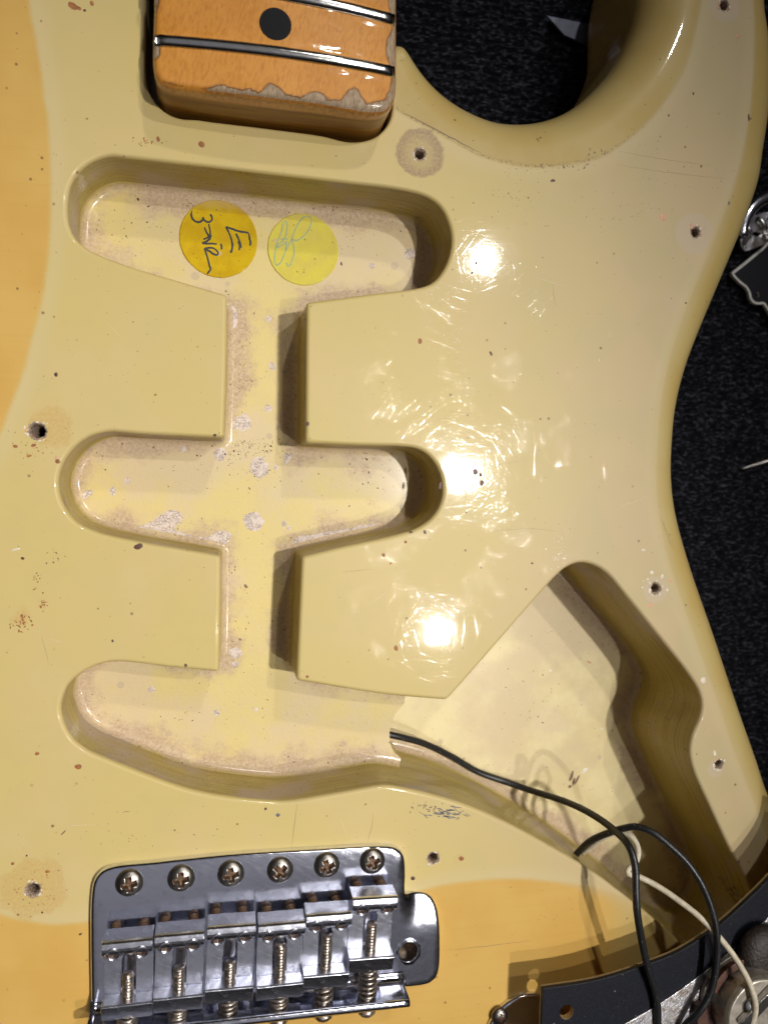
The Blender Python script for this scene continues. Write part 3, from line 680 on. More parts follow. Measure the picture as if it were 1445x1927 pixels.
# ---- neck heel
def build_neck():
    top_px = [(291, -90, 1), (291, 20), (290, 138), (296, 156), (312, 167), (340, 174), (480, 195), (600, 209), (690, 221), (716, 219), (734, 207), (742, 186), (744, 100), (744, -90, 1)]
    ZT = 10.6
    E = ccw(spline_corners([((*P(q[0], q[1], ZT - 1.5)[:2], 1) if len(q) > 2 else tuple(P(*q, ZT - 1.5)[:2])) for q in top_px], .6, .8))
    n = out_normals(E); cx = (P(290, 100, 10)[0] + P(744, 100, 10)[0]) / 2; rr = 1.7
    FR = [(P(*a, ZT + .6)[:2], P(*b, ZT + .6)[:2]) for a, b in (((290.5, 74), (743, 134)), ((290, -45), (743.5, 36)))]
    def zc(p):
        z = ZT + 1.9 - 1.9 * ((p[:, 0] - cx) / 27.) ** 2
        for pa, pb in FR:       # lacquer built up against the frets
            d = (pb - pa) / np.linalg.norm(pb - pa); t = np.abs((p[:, 0] - pa[0]) * -d[1] + (p[:, 1] - pa[1]) * d[0])
            z = z + .20 * np.exp(-((t - 1.5) / .8) ** 2) * vnoise(p[:, 0] * .35 + 40, p[:, 1] * .2 + 40, 9)
        return z + .05 * vnoise(p[:, 0] * .25 + 40, p[:, 1] * .25 + 40, 11)
    Tn = E - n * rr
    gx, gy = np.meshgrid(np.arange(-30, 60, .6), np.arange(60, 125, .6)); g = np.c_[gx.ravel(), gy.ravel()]; g = g[inside(g, Tn)]; g = g[kdist(g, Tn) > .5]
    pts, tri = fill([Tn], g); mb = MB(); m = len(Tn)
    wear = PP([(270, 150), (290, 148), (310, 152), (345, 163), (372, 169), (395, 167), (415, 163), (432, 169), (455, 174), (470, 172), (488, 180), (506, 162), (520, 167), (538, 183), (565, 188), (592, 176), (605, 180), (617, 191), (641, 193), (655, 173), (668, 166), (677, 178), (689, 198), (709, 191), (727, 186), (737, 160), (740, 130), (734, 118), (728, 100), (727, 84), (733, 66), (741, 52), (738, 30), (733, 8), (733, -60), (760, -90), (770, 260), (500, 270), (270, 240)], ZT + .8)
    lw = PP([(270, -90), (296, -90), (299, 5), (293, 25), (291, 62), (300, 90), (302, 104), (290, 115), (292, 150), (268, 150)], ZT)
    s = lambda q: -np.maximum(sdf(q, wear), sdf(q, lw))
    worn = s(pts)
    e_ = .05; gxx = (zc(pts + [e_, 0]) - zc(pts - [e_, 0])) / (2 * e_); gyy = (zc(pts + [0, e_]) - zc(pts - [0, e_])) / (2 * e_)
    nr = np.c_[-gxx, -gyy, np.ones(len(pts))]; nr /= np.linalg.norm(nr, axis=1)[:, None]
    v = mb.verts(np.c_[pts, zc(pts)], nr, worn=worn); mb.faces([tuple(v[i] for i in f) for f in tri]); prev = v[:m]; z0 = zc(Tn)
    for k in range(1, 7):
        a = k / 6 * math.pi / 2
        q = Tn + n * (rr * math.sin(a)); i = mb.verts(np.c_[q, z0 - rr * (1 - math.cos(a))], np.c_[n * math.sin(a), np.full(m, math.cos(a))], worn=np.clip(s(q), -.3, 3) if k < 4 else np.clip(s(q) + .75, .3, 3)); mb.strip(prev, i); prev = i
    i = mb.verts(np.c_[E, np.full(m, -15.9)], np.c_[n, np.zeros(m)], worn=4.); mb.strip(prev, i)
    mb.faces([tuple(i)])
    nk = mb.build('neck', M['maple'], guitar, normals=True)
    # frets
    for a, b in (((290.5, 74), (743, 134)), ((290, -45), (743.5, 36))):
        pa, pb = P(*a, ZT + .6)[:2], P(*b, ZT + .6)[:2]; f = MB(); L = 40; prev = None; d = (pb - pa) / np.linalg.norm(pb - pa); q = np.array([-d[1], d[0]])
        th = np.linspace(0, math.pi, 9); tt = np.linspace(0, 1, L); zz = lambda t: zc(np.array([pa + (pb - pa) * t]))[0]
        for t in tt:
            c = pa + (pb - pa) * t; e_ = min(1, min(t, 1 - t) * 60 + .35)
            ids = f.verts([np.r_[c + q * 1.3 * math.cos(x), zz(t) - .15 + 1.15 * e_ * math.sin(x)] for x in th])
            if prev is not None: f.strip(prev, ids, 0, False)
            else: f.faces([tuple(ids)])
            prev = ids
        f.faces([tuple(prev)]); f.build('fret', M['fret'], nk)
    c = P(518.5, 45.5, ZT + 1.9)[:2]; d = MB(); rad = [0, 1.3, 2.6, 3.35, 3.5]
    cc = circle(c, 1, 40) - c; prev = None
    for r_ in rad[1:]:
        p = c + cc * r_; i = d.verts(np.c_[p, zc(p) + (.06 if r_ < 3.4 else -.1)])
        if prev is None: d.faces([tuple(i)])
        else: d.strip(prev, i)
        prev = i
    d.build('position_dot', M['clay'], nk, smooth=False)
build_neck()

# ---- bridge
def build_bridge():
    ZP = 2.5
    outl = [(172, 1960, 1), (171, 1690), (176, 1661), (188, 1645), (208, 1636), (295, 1626), (441, 1611), (586, 1602), (722, 1595), (746, 1598), (759, 1608), (764, 1627), (763, 1684, 1), (780, 1687), (799, 1688), (816, 1695), (824, 1710), (828, 1734), (828, 1821), (823, 1840), (811, 1852), (794, 1857), (761, 1861, 1), (757, 1840, 1)]
    outl = [(x, y) + t for x, y, *t in [(*q[:2], tuple(q[2:])) for q in outl] for t in [t[0]]]
    E = [((*P(q[0], q[1], ZP)[:2], 1) if len(q) > 2 else tuple(P(q[0], q[1], ZP)[:2])) for q in outl]
    # the back edge, square to the sides
    pr = P(757, 1838, ZP)[:2]; pl = P(171, 1898, ZP)[:2]
    E = [e for k, e in enumerate(E) if k not in (0, len(E) - 1)]
    E = [(*pl, 1)] + E + [(*pr, 1)]
    E = ccw(spline_corners(E, .7, .45)); n = out_normals(E)
    hole_c = P(768, 1790, ZP)[:2]; H = circle(hole_c, 2.35, 28)
    xt0, xt1 = P(752, 1720, ZP)[0], P(786, 1720, ZP)[0]; yt = P(780, 1768, ZP)[1]; yf = P(450, 1690, ZP)[1]
    def zs(p):
        wx = np.clip((p[:, 0] - xt0) / (xt1 - xt0), 0, 1); wx = wx * wx * (3 - 2 * wx)
        return ZP - .020 * np.maximum(p[:, 1] - yt, 0) ** 2 * wx - .007 * np.maximum(p[:, 1] - yf - .03 * p[:, 0], 0) ** 2 * (1 - wx)
    rr = .9; T = E - n * rr
    gx, gy = np.meshgrid(np.arange(-30, 60, 1.), np.arange(-125, -85, 1.)); g = np.c_[gx.ravel(), gy.ravel()]; g = g[inside(g, T) & ~inside(g, H)]; g = g[kdist(g, np.vstack([T, H])) > .6]
    pts, tri = fill([T, H], g); mb = MB(); m = len(T)
    v = mb.verts(np.c_[pts, zs(pts)]); mb.faces([tuple(v[i] for i in f) for f in tri]); prev = v[:m]; z0 = zs(T)
    for k in range(1, 5):
        a = k / 4 * math.pi / 2; i = mb.verts(np.c_[T + n * (rr * math.sin(a)), z0 - rr * (1 - math.cos(a))]); mb.strip(i, prev); prev = i
    i = mb.verts(np.c_[E, np.full(m, .02)]); mb.strip(i, prev)
    hb = v[m:m + len(H)]; h1 = mb.verts(np.c_[H, np.full(len(H), -8.)]); mb.strip(h1, hb); mb.faces([tuple(h1)])
    # upstand along the back edge, rolled up out of the plate
    ax = (pr - pl) / np.linalg.norm(pr - pl); ay = np.array([-ax[1], ax[0]]); L = np.linalg.norm(pr - pl)
    prof = [(1.6, ZP - .06), (.5, ZP + .25), (-.3, ZP + 1.1), (-.55, ZP + 2.4), (-.6, 9.6), (-.85, 10.3), (-1.5, 10.55), (-2.3, 10.3), (-2.7, 9.5), (-2.75, 1.0), (-2.2, .1), (1.6, .1)]
    a_ = mb.verts([np.r_[pl + ay * y, z] for y, z in prof]); b_ = mb.verts([np.r_[pr + ay * y, z] for y, z in prof])
    mid = [mb.verts([np.r_[pl + ax * L * t + ay * y, z] for y, z in prof]) for t in (.02, .98)]
    for q0, q1 in ((a_, mid[0]), (mid[0], mid[1]), (mid[1], b_)): mb.strip(q0, q1)
    mb.faces([tuple(a_)]); mb.faces([tuple(reversed(b_))])
    plate = mb.build('bridge_plate', M['chrome'], guitar)
    # collar of the arm socket
    s = MB(); s.lathe([(2.35, ZP + .02), (2.42, ZP + .35), (2.7, ZP + .4), (2.8, ZP - .05)], (*hole_c, 0), n=32, caps=False); s.build('arm_socket', M['chrome'], plate)
    # six domed mounting screws
    R0 = 3.1; prof = []; d = MB(); N = 64; rings = np.r_[np.linspace(.02, R0, 30)]
    prev = None; th = np.linspace(0, 2 * math.pi, N, endpoint=False)
    def height(x, y):
        r = np.hypot(x, y); h = 1.75 * np.sqrt(np.maximum(0, 1 - (r / (R0 * 1.04)) ** 2))
        wv = .52 + .16 * (r < 2)
        cr_ = np.minimum(np.maximum(np.abs(x) - .50 - .1, np.abs(y) - 1.75), np.maximum(np.abs(y) - .50 - .1, np.abs(x) - 1.75))
        cr_ = np.minimum(cr_, r - .95)
        return h - 1.25 * np.clip(-cr_ / .32, 0, 1) * np.clip(1.35 - r / 2.6, .3, 1), cr_
    F_mi = []
    for r_ in rings:
        x, y = r_ * np.cos(th), r_ * np.sin(th); z, c_ = height(x, y); i = d.verts(np.c_[x, y, z])
        if prev is not None:
            f = [(prev[k], prev[(k + 1) % N], i[(k + 1) % N], i[k]) for k in range(N)]
            for k in range(N): d.faces([f[k]], 1 if c_[k] < -.05 else 0)
        else: d.faces([tuple(i)], 1)
        prev = i
    i = d.verts(np.c_[R0 * np.cos(th), R0 * np.sin(th), np.full(N, -.5)]); d.strip(prev, i, 0)
    spots = [(243, 1666), (341, 1657), (435, 1648), (528, 1641), (616, 1632), (702, 1624)]; first = None
    for k, q in enumerate(spots):
        p = P(*q, ZP + .8); zz = zs(p[None, :2])[0] - .35
        if first is None: first = d.build('mounting_screw', [M['screw'], M['rust']], plate, loc=(p[0], p[1], zz)); o = first
        else:
            o = first.copy(); COL.objects.link(o); o.location = Vector((p[0] * S, p[1] * S, zz * S))
        o.rotation_euler = (0, 0, [.15, .05, .1, .75, .3, .35][k])
    # saddles: bent steel, hump in front, slotted base, flange behind
    hump = [(0, 4.5), (-.02, 9.1), (-.12, 9.6), (-.4, 10.0), (-.85, 10.25), (-1.4, 10.32), (-2.0, 10.25), (-2.8, 9.95), (-3.5, 9.4), (-4.1, 8.6), (-4.4, 7.4), (-4.5, 6.1), (-4.5, 4.6), (-1.8, 4.5)]
    flange = [(-14.2, 4.6), (-14.2, 6.1), (-14.3, 9.6), (-14.6, 9.95), (-18.1, 8.9), (-18.5, 8.4), (-18.5, 4.6)]
    def saddle_mesh(w):
        s = MB(); h = w / 2
        s.extrude_x(hump, -h, h); s.extrude_x(flange, -h, h)
        slot = [(-1.55, -13.6)] + [(-1.55 * math.cos(a), -6.6 + 1.55 * math.sin(a)) for a in np.linspace(0, math.pi, 9)] + [(1.55, -13.6)]
        slab = [(-h, -14.195), (-h, -4.505), (h, -4.505), (h, -14.195)]
        s.prism(slab, 4.62, 6.1, 0, [slot])
        return s
    tops = [(192.6, 286.6, 1773), (291, 386, 1758), (391, 482, 1741), (486, 576, 1737), (577, 663, 1719), (664, 748, 1687)]
    proto = None; first_g = None; sl = []
    wmm = 10.65
    gs = MB(); gs.lathe([(1.75, -1.2), (1.72, .12), (1.55, .34), (1.38, .40), (1.24, .26), (1.12, .20)], n=24, caps=False); gs.lathe([(1.12, .20), (1.0, -1.0), (.02, -1.05)], n=6, mi=1, caps=False)
    gs.thread((0, 0, -7.6), (0, 0, -1.1), 1.3, .75, .22, mi=1)
    g_first = None
    for k, (x0, x1, yr) in enumerate(tops):
        c = P((x0 + x1) / 2, yr, 10.1); ang = math.atan2(ax[1], ax[0]) + [0.012, .0, -.008, .006, -.01, -.02][k]
        ca, sa = math.cos(ang), math.sin(ang); tf = lambda x, y, z: np.array([c[0] + ca * x - sa * y, c[1] + sa * x + ca * y, z])
        dz = [-.3, .1, .5, .3, .35, .6][k]
        if proto is None: proto = bevel(saddle_mesh(wmm).build('saddle', M['saddle'], plate, smooth=False, loc=(c[0], c[1], dz)), .28, 3); o = proto
        else: o = proto.copy(); COL.objects.link(o); o.location = Vector((c[0] * S, c[1] * S, dz * S))
        o.rotation_euler = (0, 0, ang)
        for sx_ in (-2.95, 2.95):
            q = tf(sx_, -2.75, 9.75 + dz)
            if g_first is None: g_first = gs.build('height_screw', [M['saddle'], M['rust']], plate, smooth=False, loc=q); o2 = g_first
            else: o2 = g_first.copy(); COL.objects.link(o2); o2.location = Vector(q * S)
            o2.rotation_euler = (math.radians(16), 0, random.random() * .4)
        # intonation screw and its spring, back to the upstand
        tipy = [-8.6, -8.9, -9.7, -6.2, -6.3, -7.4][k]
        end = (np.array([c[0], c[1]]) - pl) @ ay; yb = -(end + .6)      # saddle-frame y of the upstand front
        t = MB(); zc_ = 7.2 + dz * .6
        t.thread(tf(0, yb - 1, zc_), tf(0, tipy, zc_ + .55), 1.32, .72, .24, mi=0); t.lathe([(.6, 0), (2.2, .1), (2.3, 1.2), (1.5, 2.1), (.4, 2.3)], tf(0, yb - 2.1, zc_), (tf(0, -1, 0) - tf(0, 0, 0)), n=20)
        t.build('intonation_screw', M['thread'], plate)
        Ls = max(2., abs(yb + 18.6)); turns = max(3, int(Ls / 1.15)); tt = np.linspace(0, 1, turns * 16 + 1)
        hel = np.array([tf(1.95 * math.cos(2 * math.pi * turns * u), -18.6 - (Ls - .1) * u, zc_ + 1.95 * math.sin(2 * math.pi * turns * u)) for u in tt])
        sp = MB(); sp.tube(hel, .36, 8); sp.build('spring', M['thread'], plate)
build_bridge()

# ---- stickers in the neck pickup cavity
FZ = -16.3
def stroke_mesh(strokes, origin, k, z, r, mat, parent):
    mb = MB()
    for s in strokes:
        p = PP([(origin[0] + k * a, origin[1] + k * b) for a, b in s], z); p = catmull(p, .35, False)
        rr = r * (.75 + .5 * rng.random(len(p))); rr = np.convolve(np.pad(rr, 2, 'edge'), np.ones(5) / 5, 'valid')
        d = np.gradient(p, axis=0); d /= np.linalg.norm(d, axis=1)[:, None] + 1e-9; q = np.c_[-d[:, 1], d[:, 0]]
        a = mb.verts(np.c_[p + q * rr[:, None], np.full(len(p), z)]); m_ = mb.verts(np.c_[p, np.full(len(p), z + .03)]); b = mb.verts(np.c_[p - q * rr[:, None], np.full(len(p), z)])
        mb.strip(m_, a, 0, False); mb.strip(b, m_, 0, False)
    return mb.build('handwriting', mat, parent)
def sticker(cx, cy, r, mat, lab):
    c = P(cx, cy, FZ)[:2]; mb = MB(); n = 72; base = circle(c, r, n, .004) - c; prev = None
    for f_, z in ((.5, .13), (.9, .13), (.965, .17), (1.0, .21), (1.0, .02)):
        i = mb.verts(np.c_[c + base * f_, FZ + z + (.025 * np.sin(np.arange(n) * .35) if f_ > .93 and z > 0 else np.zeros(n))])
        if prev is None: mb.faces([tuple(i)])
        else: mb.strip(i, prev)
        prev = i
    o = mb.build('round_sticker', mat, guitar); o['label'] = lab; return o
st = sticker(412, 450, 9.45, M['sticker_a'], 'amber yellow round sticker with black handwriting')
stroke_mesh([[(190, 135), (172, 170), (175, 205), (195, 235), (225, 247), (255, 238), (268, 215)], [(262, 205), (272, 225), (290, 242), (318, 246), (336, 228), (334, 200), (322, 185)],
    [(278, 288), (290, 322), (308, 352), (322, 388)], [(312, 262), (316, 290), (324, 330), (322, 365)], [(258, 414), (290, 404), (318, 380), (330, 350)], [(258, 414), (300, 420), (340, 418), (376, 423)], [(268, 384), (300, 372), (330, 352)],
    [(276, 460), (292, 500), (306, 550), (318, 600), (326, 622), (312, 645), (298, 664)], [(276, 460), (312, 452), (350, 456), (378, 478), (388, 500), (372, 510), (346, 500), (318, 480), (290, 466)],
    [(448, 284), (470, 325), (488, 372), (500, 425), (494, 485)], [(448, 284), (500, 302), (560, 322), (628, 336), (638, 380), (646, 420), (640, 434)], [(528, 338), (548, 378), (564, 420), (570, 452)], [(545, 400), (560, 440), (552, 470)], [(405, 420), (415, 440), (412, 465)], [(505, 420), (498, 460), (486, 492)]], (320, 360), .2353, FZ + .14, .235, M['ink'], st)
st = sticker(571, 470, 8.95, M['sticker_b'], 'pale lemon round sticker with faded green scrawl')
stroke_mesh([[(845, 445), (870, 385), (895, 310), (912, 240), (926, 235), (936, 270), (930, 345), (900, 400), (860, 430), (848, 450), (900, 430), (935, 400), (930, 440), (925, 480), (950, 430), (975, 375), (1005, 300), (1050, 225), (1095, 198), (1128, 215), (1128, 265), (1100, 325), (1050, 375), (1005, 395), (975, 382), (990, 430), (992, 500), (975, 560), (948, 602), (930, 570)], [(848, 450), (838, 510), (836, 560), (850, 590), (885, 570), (905, 530), (925, 480)], [(885, 385), (915, 380), (945, 385)]], (320, 360), .2353, FZ + .14, .17, M['teal'], st)

# ---- bare patches and crumbs on the surfaces (too many and too small to count)
def blob(c, rx, ry, n=18, jit=.22, ang=0.):
    t = np.linspace(0, 2 * math.pi, n, endpoint=False); k = 1 + jit * rng.standard_normal(n); k = (k + np.roll(k, 1)) / 2
    x, y = rx * k * np.cos(t), ry * k * np.sin(t); return np.c_[c[0] + x * math.cos(ang) - y * math.sin(ang), c[1] + x * math.sin(ang) + y * math.cos(ang)]
def patch_into(mb, poly, z, mi, th=.07, inset=.82, edge=0):
    poly = ccw(poly); c = poly.mean(0); n = len(poly)
    if edge:
        a = mb.verts(np.c_[poly, np.full(n, z + .012)]); q = poly - out_normals(poly) * edge; b = mb.verts(np.c_[q, np.full(n, z + th)]); mb.strip(a, b, mi)
        p, t = fill([q]); mb.faces([tuple(b[i] for i in f) for f in t], mi); return
    a = mb.verts(np.c_[poly, np.full(n, z + .012)]); b = mb.verts(np.c_[c + (poly - c) * inset, np.full(n, z + th)])
    mb.strip(a, b, mi)
    p, t = fill([c + (poly - c) * inset])
    mb.faces([tuple(b[i] for i in f) for f in t], mi)
fl = MB()
for x, y, rx, ry in [(489, 879, 17, 21), (478, 980, 19, 17), (455, 796, 18, 15), (414, 854, 12, 13), (443, 1228, 12, 11), (443, 1251, 6, 6), (285, 1298, 6, 6), (771, 478, 11, 11), (505, 768, 8, 7), (512, 690, 7, 7), (541, 862, 8, 10), (566, 843, 16, 8), (347, 843, 7, 6), (408, 1341, 6, 6), (506, 600, 5, 6), (438, 600, 9, 22), (535, 985, 5, 5), (543, 993, 5, 4), (240, 905, 5, 6), (213, 925, 5, 8), (645, 840, 9, 5), (700, 500, 6, 5), (482, 1335, 4, 4), (520, 880, 5, 5), (600, 1010, 7, 4)]:
    c = P(x, y, FZ); u = 7.55
    patch_into(fl, blob(c, rx / u, ry / u, 20, .16), FZ, 0, .06)
for poly in ([(246, 995), (268, 988), (292, 978), (304, 966), (318, 960), (338, 962), (346, 972), (340, 985), (326, 992), (338, 1001), (352, 1004), (372, 1012), (392, 1010), (410, 1000), (428, 998), (437, 1004), (432, 1018), (420, 1028), (396, 1028), (370, 1026), (340, 1018), (310, 1010), (280, 1006), (258, 1003)], [(552, 1030), (550, 1018), (566, 1008), (600, 1003), (640, 998), (676, 990), (704, 984), (712, 990), (690, 999), (650, 1008), (600, 1020)], [(150, 932), (163, 924), (178, 922), (172, 934), (158, 941)]):
    p = resample(PP(poly, FZ), .7); p = smooth_closed(p + rng.normal(0, .16, p.shape), .7); patch_into(fl, p, FZ, 0, .05, edge=.06)
tag(fl.build('flaked_patch', [M['patch']], guitar), kind='stuff')

gr = MB()   # flecks, chips, cracks: indices 0 brown 1 orange 2 rust 3 cream 4 olive 5 slate
GM = [M['brown'], M['orange'], M['rustfleck'], M['cream'], M['olive'], M['slate']]
for x, y, rx, ry, a, k in [(894, 888, 5, 6, .3, 0), (904, 894, 2.5, 4, .5, 0), (906, 909, 3.5, 5.5, -.2, 0), (828, 915, 3, 9, -.1, 0), (774, 1001, 3.5, 2.5, 0, 0), (799, 1001, 3, 4, .5, 0), (924, 665, 3, 4.5, .6, 0), (790, 642, 5, 5, 0, 2), (722, 1044, 4.5, 4, 0, 2), (735, 1060, 2.5, 2.5, 0, 2), (579, 798, 3, 4, 0, 0), (578, 1273, 3, 3, 0, 2), (261, 1028, 7, 6, 0, 0), (405, 819, 3, 2.5, 0, 0), (350, 1252, 3, 3.5, 0, 0), (213, 1206, 3, 3, 0, 0), (106, 705, 4, 4, 0, 0), (379, 272, 6, 6, .7, 2), (298, 262, 3, 5, .3, 2), (148, 1442, 6, 5, 0, 2), (71, 1418, 4, 4, 0, 2), (523, 1534, 4.5, 4, 0, 5), (500, 1522, 3, 3, 0, 0), (868, 1616, 6, 5, 0, 2), (777, 1653, 4, 5, .4, 0), (1247, 409, 6, 8, .5, 1), (1388, 69, 5, 6, 0, 1), (1300, 425, 3, 7, .3, 1), (1223, 1139, 7, 5, 0, 1), (1260, 1092, 4, 4, 0, 1), (1226, 1077, 4, 4, 0, 3), (1210, 1035, 5, 3, 0, 3), (1323, 1280, 6, 7, 0, 3), (1218, 1090, 3, 3, 0, 3), (1245, 1085, 3, 5, 0, 3), (1222, 1112, 3, 6, 0, 3), (1255, 1110, 3, 3, 0, 3), (1344, 1418, 4, 8, .4, 3), (1342, 1441, 3, 5, 0, 3), (1362, 1432, 3, 3, 0, 3), (30, 1034, 8, 2, .2, 3), (43, 1051, 3, 3, 0, 0), (136, 10, 6, 10, 1.0, 2), (150, 16, 4, 3, 0, 2), (173, 6, 3, 4, 0, 2), (160, 20, 2.5, 2.5, 0, 0), (1016, 259, 3, 2, 0, 2), (1040, 340, 5, 3, 0, 0), (1304, 176, 2, 3, .3, 0), (1408, 221, 2, 7, .1, 0), (1371, 382, 2.5, 3.5, 0, 5), (1130, 655, 2.5, 2.5, 0, 2), (1290, 570, 2, 2, 0, 0), (745, 1220, 4, 6, .3, 2), (763, 1020, 3, 3, 0, 2), (895, 495, 3, 3, 0, 0), (888, 514, 2.5, 2.5, 0, 0), (905, 1068, 1.6, 3, 0, 0), (1001, 1060, 2.5, 2.5, 0, 0), (120, 1567, 1.2, 7, -.8, 4), (30, 840, 4, 3, 0, 2), (55, 858, 4, 3, 0, 2), (64, 838, 5, 3, .4, 2), (110, 868, 5, 4, 0, 2), (107, 862, 3, 4, 0, 1), (51, 1610, 2, 2, 0, 0), (25, 1625, 3, 3, 0, 2), (90, 1640, 4, 3, 0, 2), (80, 1717, 2, 2, 0, 0), (152, 1758, 3, 2, .4, 0)]:
    c = P(x, y, 0); patch_into(gr, blob(c, rx / 8.2, ry / 8.2, 9, .2, a), .004, k, .05, .6)
for hx, hy, hr in HOLES:
    hc = P(hx, hy)[:2]
    for _ in range(11):
        a = rng.random() * 6.28; d = hr * rng.uniform(1.12, 1.6); s_ = rng.uniform(.18, .46)
        patch_into(gr, blob(hc + d * np.array([math.cos(a), math.sin(a)]), s_, s_ * .6, 7, .25, a + 1.57), .004, 3 if rng.random() < .75 else 1, .12, .5)
for (x, y, sx_, sy_, n_, k, s_) in [(72, 1090, 10, 22, 20, 2, .16), (42, 1165, 16, 18, 26, 2, .22), (85, 1135, 12, 9, 12, 2, .18), (100, 1045, 14, 14, 12, 0, .13), (280, 268, 30, 6, 24, 2, .16), (70, 1675, 42, 30, 40, 2, .14), (60, 845, 40, 30, 30, 2, .14), (1060, 312, 60, 7, 22, 4, .2), (1000, 318, 50, 9, 12, 4, .14), (1120, 285, 26, 8, 12, 4, .18), (840, 1530, 34, 9, 60, 5, .26), (800, 1518, 30, 9, 24, 4, .2), (830, 545, 45, 25, 50, 3, .12), (850, 640, 40, 25, 60, 3, .11), (1050, 1040, 14, 40, 40, 3, .16), (1235, 1105, 22, 22, 18, 3, .2), (1300, 1180, 6, 18, 12, 0, .14), (900, 1030, 200, 120, 30, 0, .1), (800, 850, 260, 200, 60, 4, .09), (250, 700, 180, 260, 50, 0, .09), (300, 1580, 250, 30, 40, 0, .1), (1050, 1720, 80, 30, 20, 0, .09), (1250, 300, 90, 120, 40, 0, .09), (180, 1290, 40, 60, 6, 0, .09), (960, 370, 60, 40, 34, 0, .10), (1150, 420, 90, 60, 24, 0, .08)]:
    for _ in range(n_):
        q = (x + rng.normal(0, sx_ * .6), y + rng.normal(0, sy_ * .6)); c = P(*q, 0)
        if inside(c[None, :2], CAV_MM)[0] or kdist(c[None, :2], CAV_MM)[0] < 1.1: continue
        if q[0] > 1230 and q[1] > 600: continue
        patch_into(gr, blob(c, s_ * rng.uniform(1.2, 4.), s_ * rng.uniform(.25, .6), 9, .3, -.3 + rng.normal(0, .25)) if k == 5 else blob(c, s_ * rng.uniform(.4, 1.9), s_ * rng.uniform(.3, 1.1), 8, .35, rng.random() * 3), .004, k, .03, .6)
def ribbon(mb, px, z, r, mi):
    p = catmull(PP(px, z), 1.2, False); p = p + rng.normal(0, .05, p.shape); d = np.gradient(p, axis=0); d /= np.linalg.norm(d, axis=1)[:, None]; q = np.c_[-d[:, 1], d[:, 0]]
    k = np.sin(np.linspace(.15, math.pi - .15, len(p)))[:, None] * r
    a = mb.verts(np.c_[p + q * k, np.full(len(p), z + .006)]); c = mb.verts(np.c_[p, np.full(len(p), z + .02)]); b = mb.verts(np.c_[p - q * k, np.full(len(p), z + .006)]); mb.strip(c, a, mi, False); mb.strip(b, c, mi, False)
for px, r in [([(560, 1508), (556, 1540), (548, 1600)], .05), ([(703, 1530), (698, 1560), (690, 1592)], .05), ([(1165, 285), (1250, 300), (1340, 312)], .028), ([(1160, 310), (1260, 325), (1370, 337)], .028), ([(915, 1000), (1000, 995), (1060, 1002)], .03), ([(830, 1790), (900, 1782), (1000, 1770)], .05), ([(752, 208), (790, 228), (840, 255), (905, 288)], .14), ([(230, 1530), (238, 1527), (246, 1528)], .07), ([(118, 930), (122, 945), (130, 958)], .06)]:
    ribbon(gr, px, .004, r, 4)
for _ in range(34):   # hairline scratches
    q = (rng.uniform(30, 1250), rng.uniform(20, 1560)); a = rng.normal(.1, .7); L_ = rng.uniform(15, 90)
    px = [(q[0] + t * L_ * math.cos(a), q[1] + t * L_ * math.sin(a) + rng.normal(0, 2)) for t in (0, .5, 1)]; cc_ = PP(px)
    if inside(cc_, CAV_MM).any() or kdist(cc_, CAV_MM).min() < 1.5: continue
    if any(260 < u < 1330 and v < 320 for u, v in px): continue
    ribbon(gr, px, .004, rng.uniform(.018, .034), 3 if rng.random() < .6 else 4)
tag(gr.build('surface_grime', GM, guitar), kind='stuff')
cc = MB()   # crumbs lying in the cavities
for (x, y, sx_, sy_, n_, k, z) in [(430, 835, 130, 8, 190, 0, FZ), (470, 850, 60, 12, 120, 0, FZ), (430, 375, 110, 16, 160, 0, FZ), (620, 395, 110, 10, 90, 0, FZ), (460, 690, 30, 110, 130, 4, FZ), (450, 900, 200, 50, 90, 0, FZ), (700, 900, 40, 50, 60, 0, FZ), (300, 985, 90, 10, 70, 4, FZ), (450, 1340, 200, 50, 60, 0, FZ), (260, 430, 90, 40, 50, 0, FZ), (640, 470, 90, 30, 50, 0, FZ), (1000, 1300, 90, 120, 70, 0, -30.5), (1080, 1200, 40, 40, 40, 0, -30.5), (850, 1350, 60, 30, 60, 3, -30.5), (450, 1160, 25, 80, 40, 4, FZ), (180, 380, 25, 40, 50, 4, FZ)]:
    for _ in range(n_):
        c = P(x + rng.normal(0, sx_ * .6), y + rng.normal(0, sy_ * .6), z)
        if not inside(c[None, :2], CAV_MM)[0] or kdist(c[None, :2], CAV_MM)[0] < 2.6: continue
        if z < -20 and c[0] < 44: continue
        if z > -20 and c[0] > 40 and c[1] < -35: continue
        s_ = .085 * rng.lognormal(0, .45); patch_into(cc, blob(c, s_ * rng.uniform(.6, 1.8), s_ * rng.uniform(.5, 1.1), 6, .2, rng.random() * 3), z + .0, k, .06, .6)
for x, y, rx, ry, a, k in [(1108, 1246, 5, 2, -.4, 1), (908, 1468, 4, 6, .3, 1), (1074, 1461, 4, 11, -.4, 4), (1086, 1466, 3, 12, -.5, 4), (1079, 1470, 2, 10, -.25, 0), (1100, 1450, 5, 9, -.9, 3), (1072, 1480, 4, 3, 0, 4), (1131, 1372, 4, 3, 0, 3), (1035, 1262, 3, 3, 0, 3), (1120, 1640, 5, 3, 0, 0)]:
    patch_into(cc, blob(P(x, y, -30.5), rx / 7, ry / 7, 9, .25, a), -30.5, k, .12, .5)
tag(cc.build('cavity_crumbs', GM, guitar), kind='stuff')

